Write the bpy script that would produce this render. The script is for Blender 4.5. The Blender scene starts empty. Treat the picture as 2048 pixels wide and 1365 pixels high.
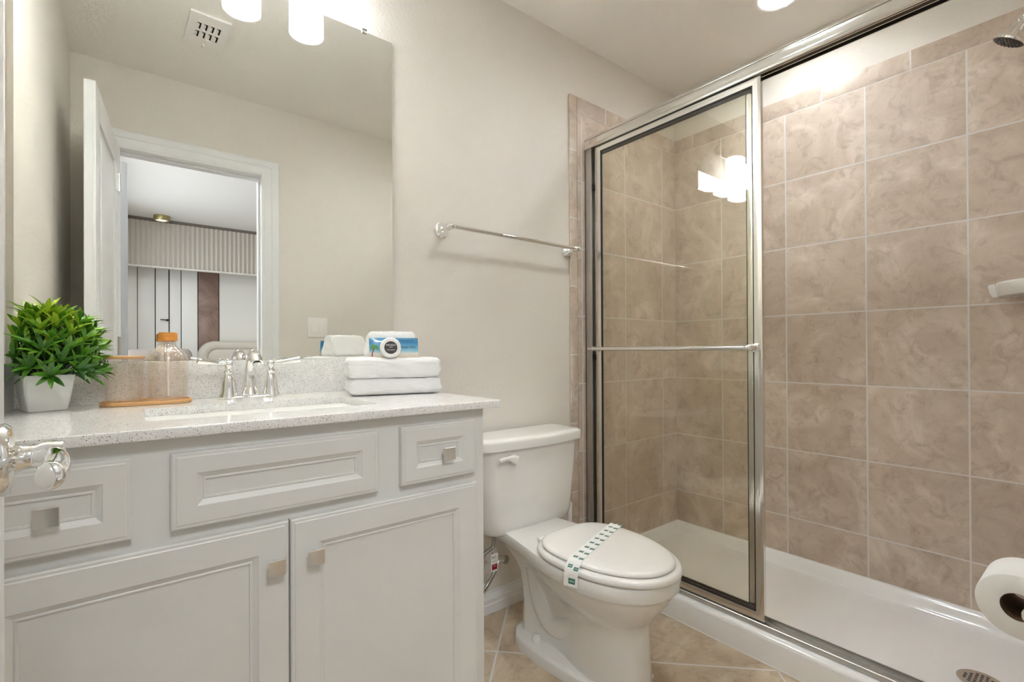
import bpy, bmesh, math, random
from math import sin, cos, pi, radians
from mathutils import Vector, Matrix, noise
random.seed(7)
SC = bpy.context.scene
COL = SC.collection

# ------------------------------------------------------------------ camera
H = 1.0247
F_PX, PY = 966.96, 15.141
yaw, pitch, roll = radians(38.3278), radians(0.2075), radians(-0.2991)
Fv = Vector((sin(yaw)*cos(pitch), cos(yaw)*cos(pitch), sin(pitch)))
R0 = Vector((cos(yaw), -sin(yaw), 0))
U0 = R0.cross(Fv)
Rv = R0*cos(roll) + U0*sin(roll)
Uv = -R0*sin(roll) + U0*cos(roll)
cam_d = bpy.data.cameras.new('camera')
cam = bpy.data.objects.new('camera', cam_d)
COL.objects.link(cam)
cam.matrix_world = Matrix(((Rv.x, Uv.x, -Fv.x, 0), (Rv.y, Uv.y, -Fv.y, 0), (Rv.z, Uv.z, -Fv.z, H), (0, 0, 0, 1)))
cam_d.sensor_fit = 'HORIZONTAL'
cam_d.sensor_width = 36.0
cam_d.lens = 36.0*F_PX/2048.0
cam_d.shift_y = PY/2048.0
cam_d.clip_start = 0.02
SC.camera = cam
SC.view_settings.view_transform = 'Standard'
SC.view_settings.look = 'None'
SC.view_settings.gamma = 1.0
SC.view_settings.exposure = 2.95
SC.view_settings.use_curve_mapping = False
SC.cycles.use_denoising = True
SC.cycles.use_adaptive_sampling = True
SC.cycles.adaptive_threshold = 0.02
SC.cycles.max_bounces = 14
SC.cycles.diffuse_bounces = 11
SC.cycles.glossy_bounces = 8
SC.cycles.transmission_bounces = 10
SC.cycles.transparent_max_bounces = 24
SC.cycles.caustics_reflective = True
SC.cycles.caustics_refractive = False
SC.cycles.sample_clamp_indirect = 10.0

# ------------------------------------------------------------------ world and light constants
world = bpy.data.worlds.new('world'); SC.world = world
world.use_nodes = True
world.node_tree.nodes['Background'].inputs[0].default_value = (0.75, 0.85, 1.0, 1)
world.node_tree.nodes['Background'].inputs[1].default_value = 0.25
SHADE_STRENGTH = 2.1      # the vanity fixture's glass shades
DOWN_STRENGTH = 16.0      # the recessed light over the shower and the added fill one by the toilet
HALL_FILL_STRENGTH = 5.4       # unseen fill lamp added in the bedroom outside the doorway
WINDOW_POWER = 4.2       # daylight through the bedroom window

# ------------------------------------------------------------------ room measures
WY = 1.5493    # wall with the mirror
XS = 2.3898    # long shower wall
YO = 0.03      # wall with the doorway (bathroom face)
LX = -0.2175   # left wall
ZC = 2.44
CT = 0.8995    # counter top
CFY = 0.980    # counter front
CFX = 0.7367   # counter right end

# ------------------------------------------------------------------ mesh helpers
def add_box(bm, x0, x1, y0, y1, z0, z1, bev=0.0, seg=2):
    vs = [bm.verts.new((x, y, z)) for x in (x0, x1) for y in (y0, y1) for z in (z0, z1)]
    fs = [(0, 1, 3, 2), (4, 6, 7, 5), (0, 4, 5, 1), (2, 3, 7, 6), (0, 2, 6, 4), (1, 5, 7, 3)]
    nf = [bm.faces.new([vs[i] for i in f]) for f in fs]
    if bev > 0:
        es = set()
        for f in nf:
            es.update(f.edges)
        bmesh.ops.bevel(bm, geom=list(es), offset=bev, segments=seg, affect='EDGES', profile=0.5)
    return vs

def basis(axis):
    a = Vector(axis).normalized()
    t = Vector((0, 0, 1)) if abs(a.z) < 0.9 else Vector((1, 0, 0))
    u = t.cross(a).normalized()
    return a, u, a.cross(u)

def add_loft(bm, rings, cap0=True, cap1=True, closed=True):
    rv = [[bm.verts.new(p) for p in r] for r in rings]
    n = len(rings[0])
    for a, b in zip(rv[:-1], rv[1:]):
        for i in range(n if closed else n-1):
            j = (i+1) % n
            bm.faces.new((a[i], a[j], b[j], b[i]))
    if cap0: bm.faces.new(list(reversed(rv[0])))
    if cap1: bm.faces.new(rv[-1])
    return rv

def add_lathe(bm, prof, org=(0, 0, 0), axis=(0, 0, 1), seg=32, cap0=True, cap1=True):
    a, u, v = basis(axis); o = Vector(org)
    rings = [[o + a*h + (u*cos(2*pi*i/seg) + v*sin(2*pi*i/seg))*max(r, 1e-5) for i in range(seg)] for r, h in prof]
    return add_loft(bm, rings, cap0, cap1)

def add_tube(bm, pts, rad, seg=12, cap=True, flat=None):
    pts = [Vector(p) for p in pts]
    n = len(pts)
    rads = rad if isinstance(rad, (list, tuple)) else [rad]*n
    rings = []; pu = None
    for i, p in enumerate(pts):
        t = (pts[min(i+1, n-1)] - pts[max(i-1, 0)]).normalized()
        if pu is None:
            _, u, _v = basis(t)
        else:
            u = (pu - t*pu.dot(t)).normalized()
        pu = u; v = t.cross(u)
        fu = flat[i] if flat else 1.0
        rings.append([p + (u*cos(2*pi*k/seg)*fu + v*sin(2*pi*k/seg))*rads[i] for k in range(seg)])
    return add_loft(bm, rings, cap, cap)

def smooth_path(ctrl, n=8):
    P = [Vector(c) for c in ctrl]; out = []
    for i in range(len(P)-1):
        p0, p1, p2, p3 = P[max(i-1, 0)], P[i], P[i+1], P[min(i+2, len(P)-1)]
        for k in range(n):
            t = k/n
            out.append(0.5*((2*p1) + (p2-p0)*t + (2*p0-5*p1+4*p2-p3)*t*t + (-p0+3*p1-3*p2+p3)*t**3))
    out.append(P[-1])
    return out

def add_prism(bm, outline, lo, hi, axis='z'):
    """outline: 2D points; extruded between lo and hi along axis"""
    def m(p, h):
        return {'z': (p[0], p[1], h), 'y': (p[0], h, p[1]), 'x': (h, p[0], p[1])}[axis]
    return add_loft(bm, [[m(p, lo) for p in outline], [m(p, hi) for p in outline]])

def add_plate(bm, outer, holes, z0, z1):
    """flat plate with holes, in the xy plane"""
    edges = []; loops = []
    for lp in [outer]+holes:
        vs = [bm.verts.new((p[0], p[1], z1)) for p in lp]
        loops.append(vs)
        edges += [bm.edges.new((vs[i], vs[(i+1) % len(vs)])) for i in range(len(vs))]
    res = bmesh.ops.triangle_fill(bm, use_beauty=True, use_dissolve=False, edges=edges, normal=(0, 0, 1))
    top = [g for g in res['geom'] if isinstance(g, bmesh.types.BMFace)]
    low = {}
    for vs in loops:
        for v in vs:
            low[v] = bm.verts.new((v.co.x, v.co.y, z0))
    for f in top:
        bm.faces.new([low[v] for v in reversed(f.verts)])
    for k, vs in enumerate(loops):
        for i in range(len(vs)):
            a, b = vs[i], vs[(i+1) % len(vs)]
            bm.faces.new((a, b, low[b], low[a]))

def rrect(x0, x1, y0, y1, r, n=5):
    out = []
    for cx, cy, a0 in ((x1-r, y1-r, 0), (x0+r, y1-r, pi/2), (x0+r, y0+r, pi), (x1-r, y0+r, 1.5*pi)):
        for k in range(n+1):
            a = a0 + (pi/2)*k/n
            out.append((cx+r*cos(a), cy+r*sin(a)))
    return out

def rot_bm(bm, ang, axis, center=(0, 0, 0)):
    bmesh.ops.rotate(bm, verts=bm.verts, cent=center, matrix=Matrix.Rotation(ang, 3, axis))

def moveto(bm, off):
    bmesh.ops.translate(bm, verts=bm.verts, vec=off)

def world_origin(o):
    v = Vector((0, 0, 0))
    while o is not None:
        v += Vector(o.location); o = o.parent
    return v

def obj(name, bm, mat, parent=None, ang=40, label=None, local=False, extra=()):
    if parent is not None and not local:
        moveto(bm, -world_origin(parent))
    bmesh.ops.recalc_face_normals(bm, faces=bm.faces)
    me = bpy.data.meshes.new(name)
    bm.to_mesh(me); bm.free()
    for p in me.polygons: p.use_smooth = True
    if ang < 180:
        me.set_sharp_from_angle(angle=radians(ang))
    o = bpy.data.objects.new(name, me)
    me.materials.append(mat)
    for m in extra: me.materials.append(m)
    COL.objects.link(o)
    if parent is not None: o.parent = parent
    if label: o['label'] = label
    return o

def tag(o, label, cat, group=None):
    o['label'] = label; o['category'] = cat
    if group: o['group'] = group
    return o

def struct(name, bm, mat, parent=None, **k):
    o = obj(name, bm, mat, parent, **k)
    if parent is None: o['kind'] = 'structure'
    return o

def thing(name, label, cat, loc=(0, 0, 0), group=None, rz=0.0):
    o = bpy.data.objects.new(name, None); COL.objects.link(o)
    o.location = loc; o.rotation_euler = (0, 0, rz); o.empty_display_size = 0.05
    return tag(o, label, cat, group)

def B(): return bmesh.new()

def boxobj(name, mat, x0, x1, y0, y1, z0, z1, bev=0.0, parent=None, **k):
    bm = B(); add_box(bm, x0, x1, y0, y1, z0, z1, bev)
    return obj(name, bm, mat, parent, **k)

# ------------------------------------------------------------------ materials
def srgb(r, g, b):
    def f(c):
        c /= 255.0
        return c/12.92 if c <= 0.04045 else ((c+0.055)/1.055)**2.4
    return (f(r), f(g), f(b), 1)

def mat(name, col, rough=0.5, metal=0.0, spec=0.5, coat=0.0, emit=None, estr=0.0, sheen=0.0):
    m = bpy.data.materials.new(name); m.use_nodes = True
    p = m.node_tree.nodes['Principled BSDF']
    p.inputs['Base Color'].default_value = col
    p.inputs['Roughness'].default_value = rough
    p.inputs['Metallic'].default_value = metal
    p.inputs['Specular IOR Level'].default_value = spec
    p.inputs['Coat Weight'].default_value = coat
    p.inputs['Coat Roughness'].default_value = 0.05
    p.inputs['Sheen Weight'].default_value = sheen
    if emit:
        p.inputs['Emission Color'].default_value = emit
        p.inputs['Emission Strength'].default_value = estr
    return m

class NT:
    def __init__(s, m): s.t = m.node_tree; s.n = s.t.nodes; s.p = s.n.get('Principled BSDF')
    def node(s, ty, **k):
        x = s.n.new(ty)
        for a, b in k.items(): setattr(x, a, b)
        return x
    def link(s, a, b): s.t.links.new(a, b)
    def math(s, op, a, b=None, c=None):
        x = s.node('ShaderNodeMath', operation=op)
        for i, v in enumerate((a, b, c)):
            if v is None: continue
            if hasattr(v, 'links'): s.link(v, x.inputs[i])
            else: x.inputs[i].default_value = v
        return x.outputs[0]
    def mix(s, fac, a, b):
        x = s.node('ShaderNodeMix', data_type='RGBA')
        for i, v in ((0, fac), (6, a), (7, b)):
            if hasattr(v, 'links'): s.link(v, x.inputs[i])
            else: x.inputs[i].default_value = v
        return x.outputs[2]
    def pos(s):
        return s.node('ShaderNodeNewGeometry').outputs['Position']
    def noise(s, vec, scale, detail=4, rough=0.5, dist=0.0):
        x = s.node('ShaderNodeTexNoise')
        s.link(vec, x.inputs['Vector'])
        x.inputs['Scale'].default_value = scale; x.inputs['Detail'].default_value = detail
        x.inputs['Roughness'].default_value = rough; x.inputs['Distortion'].default_value = dist
        return x.outputs[0]
    def ramp(s, fac, stops):
        x = s.node('ShaderNodeValToRGB')
        while len(x.color_ramp.elements) < len(stops): x.color_ramp.elements.new(0.5)
        for e, (p, c) in zip(x.color_ramp.elements, stops):
            e.position = p; e.color = c
        s.link(fac, x.inputs[0])
        return x.outputs[0]
    def bump(s, h, strength, dist=0.002):
        x = s.node('ShaderNodeBump')
        x.inputs['Strength'].default_value = strength; x.inputs['Distance'].default_value = dist
        s.link(h, x.inputs['Height']); s.link(x.outputs[0], s.p.inputs['Normal'])

def paint(name, col, bump=0.35, scale=95):
    m = mat(name, col, 0.62, spec=0.3); t = NT(m); P = t.pos()
    t.bump(t.noise(P, scale, 3, 0.55), bump, 0.004)
    return m

def tile_mat(name, w, h, ou, ov, axis, grout=0.0032, base=None, diag=False):
    m = mat(name, (1, 1, 1, 1), 0.32, spec=0.45); t = NT(m)
    P = t.pos(); sp = t.node('ShaderNodeSeparateXYZ'); t.link(P, sp.inputs[0])
    if diag:
        u = t.math('MULTIPLY', t.math('ADD', sp.outputs[0], sp.outputs[1]), 0.70710678)
        v = t.math('MULTIPLY', t.math('SUBTRACT', sp.outputs[0], sp.outputs[1]), 0.70710678)
    else:
        u = sp.outputs[axis]; v = sp.outputs[2]
    def cell(c, off, size):
        q = t.math('DIVIDE', t.math('SUBTRACT', c, off), size)
        fr = t.math('SUBTRACT', q, t.math('FLOOR', q))
        d = t.math('MULTIPLY', t.math('MINIMUM', fr, t.math('SUBTRACT', 1.0, fr)), size)
        return t.math('FLOOR', q), d
    iu, du = cell(u, ou, w)
    if h: iv, dv = cell(v, ov, h); d = t.math('MINIMUM', du, dv)
    else: iv, d = None, du
    mk = t.node('ShaderNodeMapRange', interpolation_type='SMOOTHSTEP'); t.link(d, mk.inputs[0])
    mk.inputs[1].default_value = grout*0.72; mk.inputs[2].default_value = grout*1.0
    cb = t.node('ShaderNodeCombineXYZ'); t.link(iu, cb.inputs[0])
    if iv is not None: t.link(iv, cb.inputs[1])
    cb.inputs[2].default_value = ou*3.1
    wn = t.node('ShaderNodeTexWhiteNoise', noise_dimensions='3D'); t.link(cb.outputs[0], wn.inputs['Vector'])
    sc = t.node('ShaderNodeVectorMath', operation='MULTIPLY_ADD')
    t.link(wn.outputs['Color'], sc.inputs[0]); sc.inputs[1].default_value = (7, 7, 7); t.link(P, sc.inputs[2])
    V = sc.outputs[0]
    n1 = t.noise(V, 4.2, 8, 0.62, 1.4)
    n2 = t.noise(V, 17.0, 7, 0.72, 0.8)
    st = t.node('ShaderNodeMapping'); st.inputs['Scale'].default_value = (14, 14, 34); t.link(V, st.inputs[0])
    n3 = t.noise(st.outputs[0], 1.0, 8, 0.8, 1.8)
    b = base or [srgb(154, 134, 116), srgb(192, 175, 159), srgb(208, 192, 177), srgb(231, 218, 205)]
    c1 = t.ramp(n1, [(0.30, b[1]), (0.52, b[2]), (0.72, b[3])])
    m2 = t.ramp(n2, [(0.50, (0, 0, 0, 1)), (0.72, (1, 1, 1, 1))])
    c2 = t.mix(t.math('MULTIPLY', m2, 0.62), c1, b[0])
    m3 = t.ramp(n3, [(0.60, (0, 0, 0, 1)), (0.67, (1, 1, 1, 1)), (0.72, (0, 0, 0, 1))])
    c3 = t.mix(t.math('MULTIPLY', m3, 0.55), c2, b[3])
    tone = t.math('ADD', 0.93, t.math('MULTIPLY', wn.outputs['Value'], 0.10))
    vm = t.node('ShaderNodeVectorMath', operation='SCALE'); t.link(c3, vm.inputs[0]); t.link(tone, vm.inputs['Scale'])
    fin = t.mix(mk.outputs[0], srgb(222, 218, 215), vm.outputs[0])
    t.link(fin, t.p.inputs['Base Color'])
    r = t.math('SUBTRACT', 0.78, t.math('MULTIPLY', mk.outputs[0], 0.38)); t.link(r, t.p.inputs['Roughness'])
    h_ = t.math('ADD', mk.outputs[0], t.math('MULTIPLY', n2, 0.10))
    t.bump(h_, 0.5, 0.0012)
    return m

def stone_mat(name):
    m = mat(name, (1, 1, 1, 1), 0.12, spec=0.5); t = NT(m); P = t.pos()
    base = t.ramp(t.noise(P, 30, 4, 0.6), [(0.3, srgb(226, 225, 223)), (0.7, srgb(238, 237, 235))])
    def specks(scale, thr, dens, col, prev, k):
        v = t.node('ShaderNodeTexVoronoi'); v.inputs['Scale'].default_value = scale; t.link(P, v.inputs['Vector'])
        near = t.math('LESS_THAN', v.outputs['Distance'], thr)
        sx = t.node('ShaderNodeSeparateColor'); t.link(v.outputs['Color'], sx.inputs[0])
        pick = t.math('GREATER_THAN', sx.outputs[0], dens)
        return t.mix(t.math('MULTIPLY', t.math('MULTIPLY', near, pick), k), prev, col)
    c = specks(470, 0.34, 0.5, srgb(168, 163, 158), base, 0.7)
    c = specks(330, 0.30, 0.70, srgb(96, 90, 84), c, 0.85)
    c = specks(520, 0.34, 0.6, srgb(246, 245, 243), c, 0.7)
    t.link(c, t.p.inputs['Base Color'])
    return m

def glass_mat(name, tint, refl=1.0, f0=0.045):
    m = bpy.data.materials.new(name); m.use_nodes = True
    nt = m.node_tree; nt.nodes.clear()
    out = nt.nodes.new('ShaderNodeOutputMaterial')
    tr = nt.nodes.new('ShaderNodeBsdfTransparent'); tr.inputs[0].default_value = tint
    gl = nt.nodes.new('ShaderNodeBsdfGlossy'); gl.inputs['Roughness'].default_value = 0.0
    gl.inputs[0].default_value = (refl, refl, refl, 1)
    lw = nt.nodes.new('ShaderNodeLayerWeight'); lw.inputs[0].default_value = 0.5
    pw = nt.nodes.new('ShaderNodeMath'); pw.operation = 'POWER'; pw.inputs[1].default_value = 4.5
    nt.links.new(lw.outputs['Facing'], pw.inputs[0])
    ma = nt.nodes.new('ShaderNodeMath'); ma.operation = 'MULTIPLY_ADD'; ma.inputs[1].default_value = 0.9; ma.inputs[2].default_value = f0
    nt.links.new(pw.outputs[0], ma.inputs[0])
    mx = nt.nodes.new('ShaderNodeMixShader')
    nt.links.new(ma.outputs[0], mx.inputs[0]); nt.links.new(tr.outputs[0], mx.inputs[1]); nt.links.new(gl.outputs[0], mx.inputs[2])
    nt.links.new(mx.outputs[0], out.inputs[0])
    return m

def wood_mat(name, a, b, rough=0.45, scale=(3, 60, 60)):
    m = mat(name, a, rough); t = NT(m)
    mp = t.node('ShaderNodeMapping'); mp.inputs['Scale'].default_value = scale; t.link(t.pos(), mp.inputs[0])
    c = t.ramp(t.noise(mp.outputs[0], 1.5, 6, 0.6, 0.5), [(0.3, a), (0.7, b)])
    t.link(c, t.p.inputs['Base Color'])
    return m

def cloth_mat(name, col):
    m = mat(name, col, 0.95, spec=0.1, sheen=0.3); t = NT(m)
    P = t.pos()
    t.bump(t.math('ADD', t.noise(P, 900, 2, 0.6), t.math('MULTIPLY', t.noise(P, 260, 3, 0.6), 0.8)), 0.7, 0.003)
    return m

M = {}
M['wall'] = paint('wall_paint', srgb(224, 219, 211))
M['ceil'] = paint('ceiling_paint', srgb(238, 235, 229), 0.3, 60)
M['white'] = mat('white_enamel', srgb(232, 233, 234), 0.35)
M['cab'] = mat('cabinet_paint', srgb(219, 219, 216), 0.38)
M['stone'] = stone_mat('speckled_quartz')
M['porc'] = mat('porcelain', srgb(232, 231, 228), 0.07, coat=0.6)
M['seat'] = mat('seat_plastic', srgb(236, 234, 231), 0.16)
M['acryl'] = mat('acrylic', srgb(242, 242, 243), 0.14, coat=0.3)
M['chrome'] = mat('chrome', (0.86, 0.86, 0.85, 1), 0.04, 1.0)
M['nickel'] = mat('satin_nickel', (0.80, 0.79, 0.77, 1), 0.27, 1.0)
M['alu'] = mat('polished_aluminium', (0.80, 0.785, 0.755, 1), 0.14, 1.0)
M['alu2'] = mat('brushed_aluminium', (0.56, 0.55, 0.53, 1), 0.36, 1.0)
M['black'] = mat('black_rubber', (0.012, 0.012, 0.012, 1), 0.5)
M['dark'] = mat('dark_recess', (0.03, 0.028, 0.025, 1), 0.7)
M['mirror'] = mat('mirror_silver', (0.87, 0.875, 0.845, 1), 0.0, 1.0)
M['mirroredge'] = mat('mirror_edge', srgb(205, 212, 205), 0.15)
M['tileR'] = tile_mat('shower_tile_long', 0.3093, 0.3093, 1.2751-0.3093*5, 2.1074-0.3093*8, 1)
M['tileB'] = tile_mat('shower_tile_end', 0.3111, 0.3093, XS-0.4458-0.3111*4, 2.1074-0.3093*8, 0)
M['trimR'] = tile_mat('tile_trim_long', 0.3086, 0, 0.507-0.3086*3, 0, 1)
M['trimB'] = tile_mat('tile_trim_end', 0.3086, 0, 1.80-0.3086*3, 0, 0)
M['bull'] = tile_mat('tile_bullnose', 0.3093, 0, 0, 0, 2)
# the bullnose column runs up the wall: u follows z
_t = NT(M['bull'])
for n in M['bull'].node_tree.nodes:
    if n.bl_idname == 'ShaderNodeMath' and n.operation == 'SUBTRACT' and n.inputs[0].links and n.inputs[0].links[0].from_node.bl_idname == 'ShaderNodeSeparateXYZ':
        n.inputs[1].default_value = 0.6945 - 0.3093*4 + 0.0
FB = [srgb(142, 122, 100), srgb(184, 164, 140), srgb(205, 187, 163), srgb(224, 209, 186)]
M['floor'] = tile_mat('floor_tile', 0.4515, 0.4515, 1.630-0.4515*6, -0.247-0.4515*6, 0, 0.0042, FB, diag=True)
M['glass'] = glass_mat('shower_glass', (0.972, 0.966, 0.936, 1), 1.0, 0.036)
M['jarglass'] = glass_mat('tray_bounce_glass', (0.992, 0.976, 0.958, 1), 1.0, 0.06)  # peach bounce off the bamboo tray is put into the glass tint
M['wood'] = wood_mat('bamboo', srgb(200, 150, 92), srgb(222, 176, 120))
M['cap'] = wood_mat('amber_bamboo_cap', srgb(214, 138, 52), srgb(228, 158, 72), 0.4)
M['towel'] = cloth_mat('terry_cotton', srgb(250, 250, 250))
M['pot'] = mat('white_ceramic_pot', srgb(235, 234, 232), 0.35)
M['plastic'] = mat('white_plastic', srgb(238, 235, 232), 0.35)
M['braid'] = mat('braided_steel', (0.42, 0.40, 0.37, 1), 0.35, 0.9)
M['copper'] = mat('copper', (0.45, 0.22, 0.13, 1), 0.35, 0.9)
M['paper'] = mat('toilet_tissue', srgb(236, 235, 233), 0.9, spec=0.1)
M['card'] = mat('cardboard', srgb(120, 92, 70), 0.9)
M['shade'] = mat('lit_opal_glass', srgb(250, 246, 238), 0.3, emit=(0.89, 0.955, 1.0, 1), estr=SHADE_STRENGTH)
M['bulb'] = mat('bulb', (1, 1, 1, 1), 0.5, emit=(0.89, 0.955, 1.0, 1), estr=SHADE_STRENGTH*2)
M['down'] = mat('lit_lens', (1, 1, 1, 1), 0.5, emit=(0.89, 0.955, 1.0, 1), estr=DOWN_STRENGTH)

# ------------------------------------------------------------------ the setting
bm = B(); add_box(bm, LX-0.1, XS+0.1, YO-0.115, WY+0.1, -0.05, 0.0); struct('floor', bm, M['floor'])
bm = B(); add_plate(bm, [(LX-0.1, YO-0.1), (XS+0.1, YO-0.1), (XS+0.1, WY+0.1), (LX-0.1, WY+0.1)], [[(cx+0.0755*cos(-2*pi*k/40), cy+0.0755*sin(-2*pi*k/40)) for k in range(40)] for cx, cy in ((2.045, 0.85), (1.25, 0.75))], ZC, ZC+0.05); struct('ceiling', bm, M['ceil'])
bm = B(); add_box(bm, LX-0.1, XS+0.1, WY, WY+0.1, 0, ZC); struct('wall_back', bm, M['wall'])
bm = B(); add_box(bm, LX-0.1, LX, YO-0.115, WY, 0, ZC); struct('wall_left', bm, M['wall'])
bm = B(); add_box(bm, XS, XS+0.1, YO-0.115, WY, 0, ZC); struct('wall_right', bm, M['wall'])
OX0, OX1, OZ = -0.050, 0.606, 2.045      # rough doorway
bm = B()
add_box(bm, LX, OX0, YO-0.115, YO, 0, ZC); add_box(bm, OX1, XS, YO-0.115, YO, 0, ZC); add_box(bm, OX0, OX1, YO-0.115, YO, OZ, ZC)
struct('wall_front', bm, M['wall'])
# tile cladding, 8 mm proud of the painted wall
TT, TT0 = 2.1833, 2.1074
bm = B(); add_box(bm, XS-0.008, XS, YO, WY, 0.081, TT0); struct('wall_tile_right', bm, M['tileR'])
bm = B(); add_box(bm, XS-0.009, XS, YO, WY, TT0, TT, 0.003); struct('trim_1', bm, M['trimR'])
bm = B(); add_box(bm, 1.6035, XS-0.009, WY-0.008, WY, 0.081, TT0); struct('wall_tile_back', bm, M['tileB'])
bm = B(); add_box(bm, 1.6035, XS-0.009, WY-0.009, WY, TT0, TT, 0.003); struct('trim_2', bm, M['trimB'])
bm = B(); add_box(bm, 1.5553, 1.6020, WY-0.0105, WY, 0.0, TT, 0.005, 3); struct('trim_3', bm, M['bull'])
bm = B(); add_box(bm, 1.6035, XS-0.009, YO, YO+0.008, 0.081, TT); struct('wall_tile_front', bm, M['tileB'])

def base_profile(bm, p0, p1, n, h=0.083):
    """baseboard from p0 to p1, n = direction into the room"""
    prof = [(0, 0), (0.016, 0), (0.016, 0.034), (0.0135, 0.038), (0.0135, 0.054), (0.011, 0.058), (0.009, 0.066), (0.0045, 0.072), (0.004, h), (0, h)]
    a, b = Vector(p0), Vector(p1); n = Vector(n)
    add_loft(bm, [[a + n*q[0] + Vector((0, 0, q[1])) for q in prof], [b + n*q[0] + Vector((0, 0, q[1])) for q in prof]])
bm = B(); base_profile(bm, (CFX-0.03, WY, 0), (1.5553, WY, 0), (0, -1, 0)); struct('baseboard_back', bm, M['white'], ang=20)
bm = B(); base_profile(bm, (0.70, YO, 0), (1.60, YO, 0), (0, 1, 0)); struct('baseboard_front', bm, M['white'], ang=20)
bm = B(); base_profile(bm, (LX, YO+0.02, 0), (LX, 0.97, 0), (1, 0, 0)); struct('baseboard_left', bm, M['white'], ang=20)

# doorway: jamb lining and casing
CX0, CX1, CZ = -0.036, 0.592, 2.03
bm = B()
add_box(bm, OX0, CX0, YO-0.115, YO, 0, CZ, 0.001); add_box(bm, CX1, OX1, YO-0.115, YO, 0, CZ, 0.001); add_box(bm, OX0, OX1, YO-0.115, YO, CZ, OZ, 0.001)
add_box(bm, CX1-0.010, CX1, YO-0.080, YO-0.040, 0, CZ-0.01, 0.001); add_box(bm, CX0, CX1, YO-0.080, YO-0.040, CZ-0.010, CZ, 0.001)
struct('trim_4', bm, M['white'])
def casing(yf, s):
    prof = [(0.0, 0.0), (0.0, 0.008), (0.004, 0.011), (0.014, 0.011), (0.017, 0.0085), (0.050, 0.0125), (0.054, 0.0155), (0.083, 0.0165), (0.090, 0.013), (0.090, 0.0)]
    x0, x1, z1 = CX0+0.0, CX1-0.0, CZ
    bm = B(); rings = []
    for kind in range(4):
        r = []
        for o_, h in prof:
            y = yf + s*h
            if kind == 0: r.append((x0-o_, y, 0))
            if kind == 1: r.append((x0-o_, y, z1+o_))
            if kind == 2: r.append((x1+o_, y, z1+o_))
            if kind == 3: r.append((x1+o_, y, 0))
        rings.append(r)
    add_loft(bm, rings)
    return bm
struct('trim_5', casing(YO, 1), M['white'], ang=15)
struct('trim_6', casing(YO-0.115, -1), M['white'], ang=15)

# ------------------------------------------------------------------ bathroom door, standing open
DW, DH, DT = 0.655, 2.035, 0.035
d = bpy.data.objects.new('door_1', None); COL.objects.link(d)
d.location = (-0.045, YO+0.012, 0.012); d['kind'] = 'structure'
ang = math.atan2(0.686-(YO+0.012), -0.098-(-0.045)) - pi/2
d.rotation_euler = (0, 0, ang + pi/2)         # local +x runs along the leaf
def door_leaf():
    bm = B()
    st, rails = 0.10, [(0.20, 0.86), (1.00, 1.92)]
    ya, yb = 0.0, DT
    add_box(bm, 0, DW, ya+0.009, yb-0.009, 0, DH)
    for y0, y1 in ((ya, ya+0.0095), (yb-0.0095, yb)):
        add_box(bm, 0, st, y0, y1, 0, DH, 0.0015); add_box(bm, DW-st, DW, y0, y1, 0, DH, 0.0015)
        z = 0
        for a, b in rails:
            add_box(bm, st-0.001, DW-st+0.001, y0, y1, z, a, 0.0015); z = b
        add_box(bm, st-0.001, DW-st+0.001, y0, y1, z, DH, 0.0015)
        for a, b in rails:                       # raised field
            c = (y0+y1)/2
            add_box(bm, st+0.045, DW-st-0.045, min(c, y0 if y0 < 0.01 else c)-0.0 if y0 < 0.01 else c-0.002, c+0.002 if y0 < 0.01 else c+0.003, a+0.045, b-0.045, 0.004)
    return bm
obj('leaf', door_leaf(), M['white'], d, local=True)
def lever_set(side):
    """side -1: the face towards local -y, +1: the face towards +y"""
    y0 = 0.0 if side < 0 else DT
    s = side; zz = 0.915; xx = DW-0.06
    bm = B()
    add_lathe(bm, [(0.033, 0), (0.033, 0.004), (0.030, 0.008), (0.015, 0.011), (0.0115, 0.016), (0.0105, 0.024), (0.0130, 0.028), (0.0135, 0.036), (0.0125, 0.043), (0.004, 0.045)], (xx, y0, zz), (0, s, 0))
    rose = obj('door_handle', bm, M['chrome'], d, local=True, label='polished chrome lever handle')
    bm = B()
    pts = smooth_path([(xx-0.008, y0+s*0.036, zz), (xx-0.024, y0+s*0.037, zz+0.002), (xx-0.050, y0+s*0.039, zz+0.001), (xx-0.080, y0+s*0.038, zz-0.001), (xx-0.098, y0+s*0.036, zz-0.002), (xx-0.106, y0+s*0.034, zz-0.001)], 6)
    n = len(pts)
    add_tube(bm, pts, [0.0065+0.0050*min(1, i/(n*0.5)) if i < n-4 else [0.0108, 0.0092, 0.0065, 0.0025][i-(n-4)] for i in range(n)], 20, flat=[0.85]*n)
    obj('lever', bm, M['chrome'], rose, local=True)
lever_set(-1); lever_set(1)
for z in (0.2, 1.0, 1.8):
    bm = B(); add_lathe(bm, [(0.006, 0), (0.006, 0.09)], (-0.004, -0.006, z), (0, 0, 1), 12); add_box(bm, -0.003, 0.03, -0.002, 0.0005, z, z+0.09)
    obj('hinge', bm, M['nickel'], d, local=True)

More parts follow.
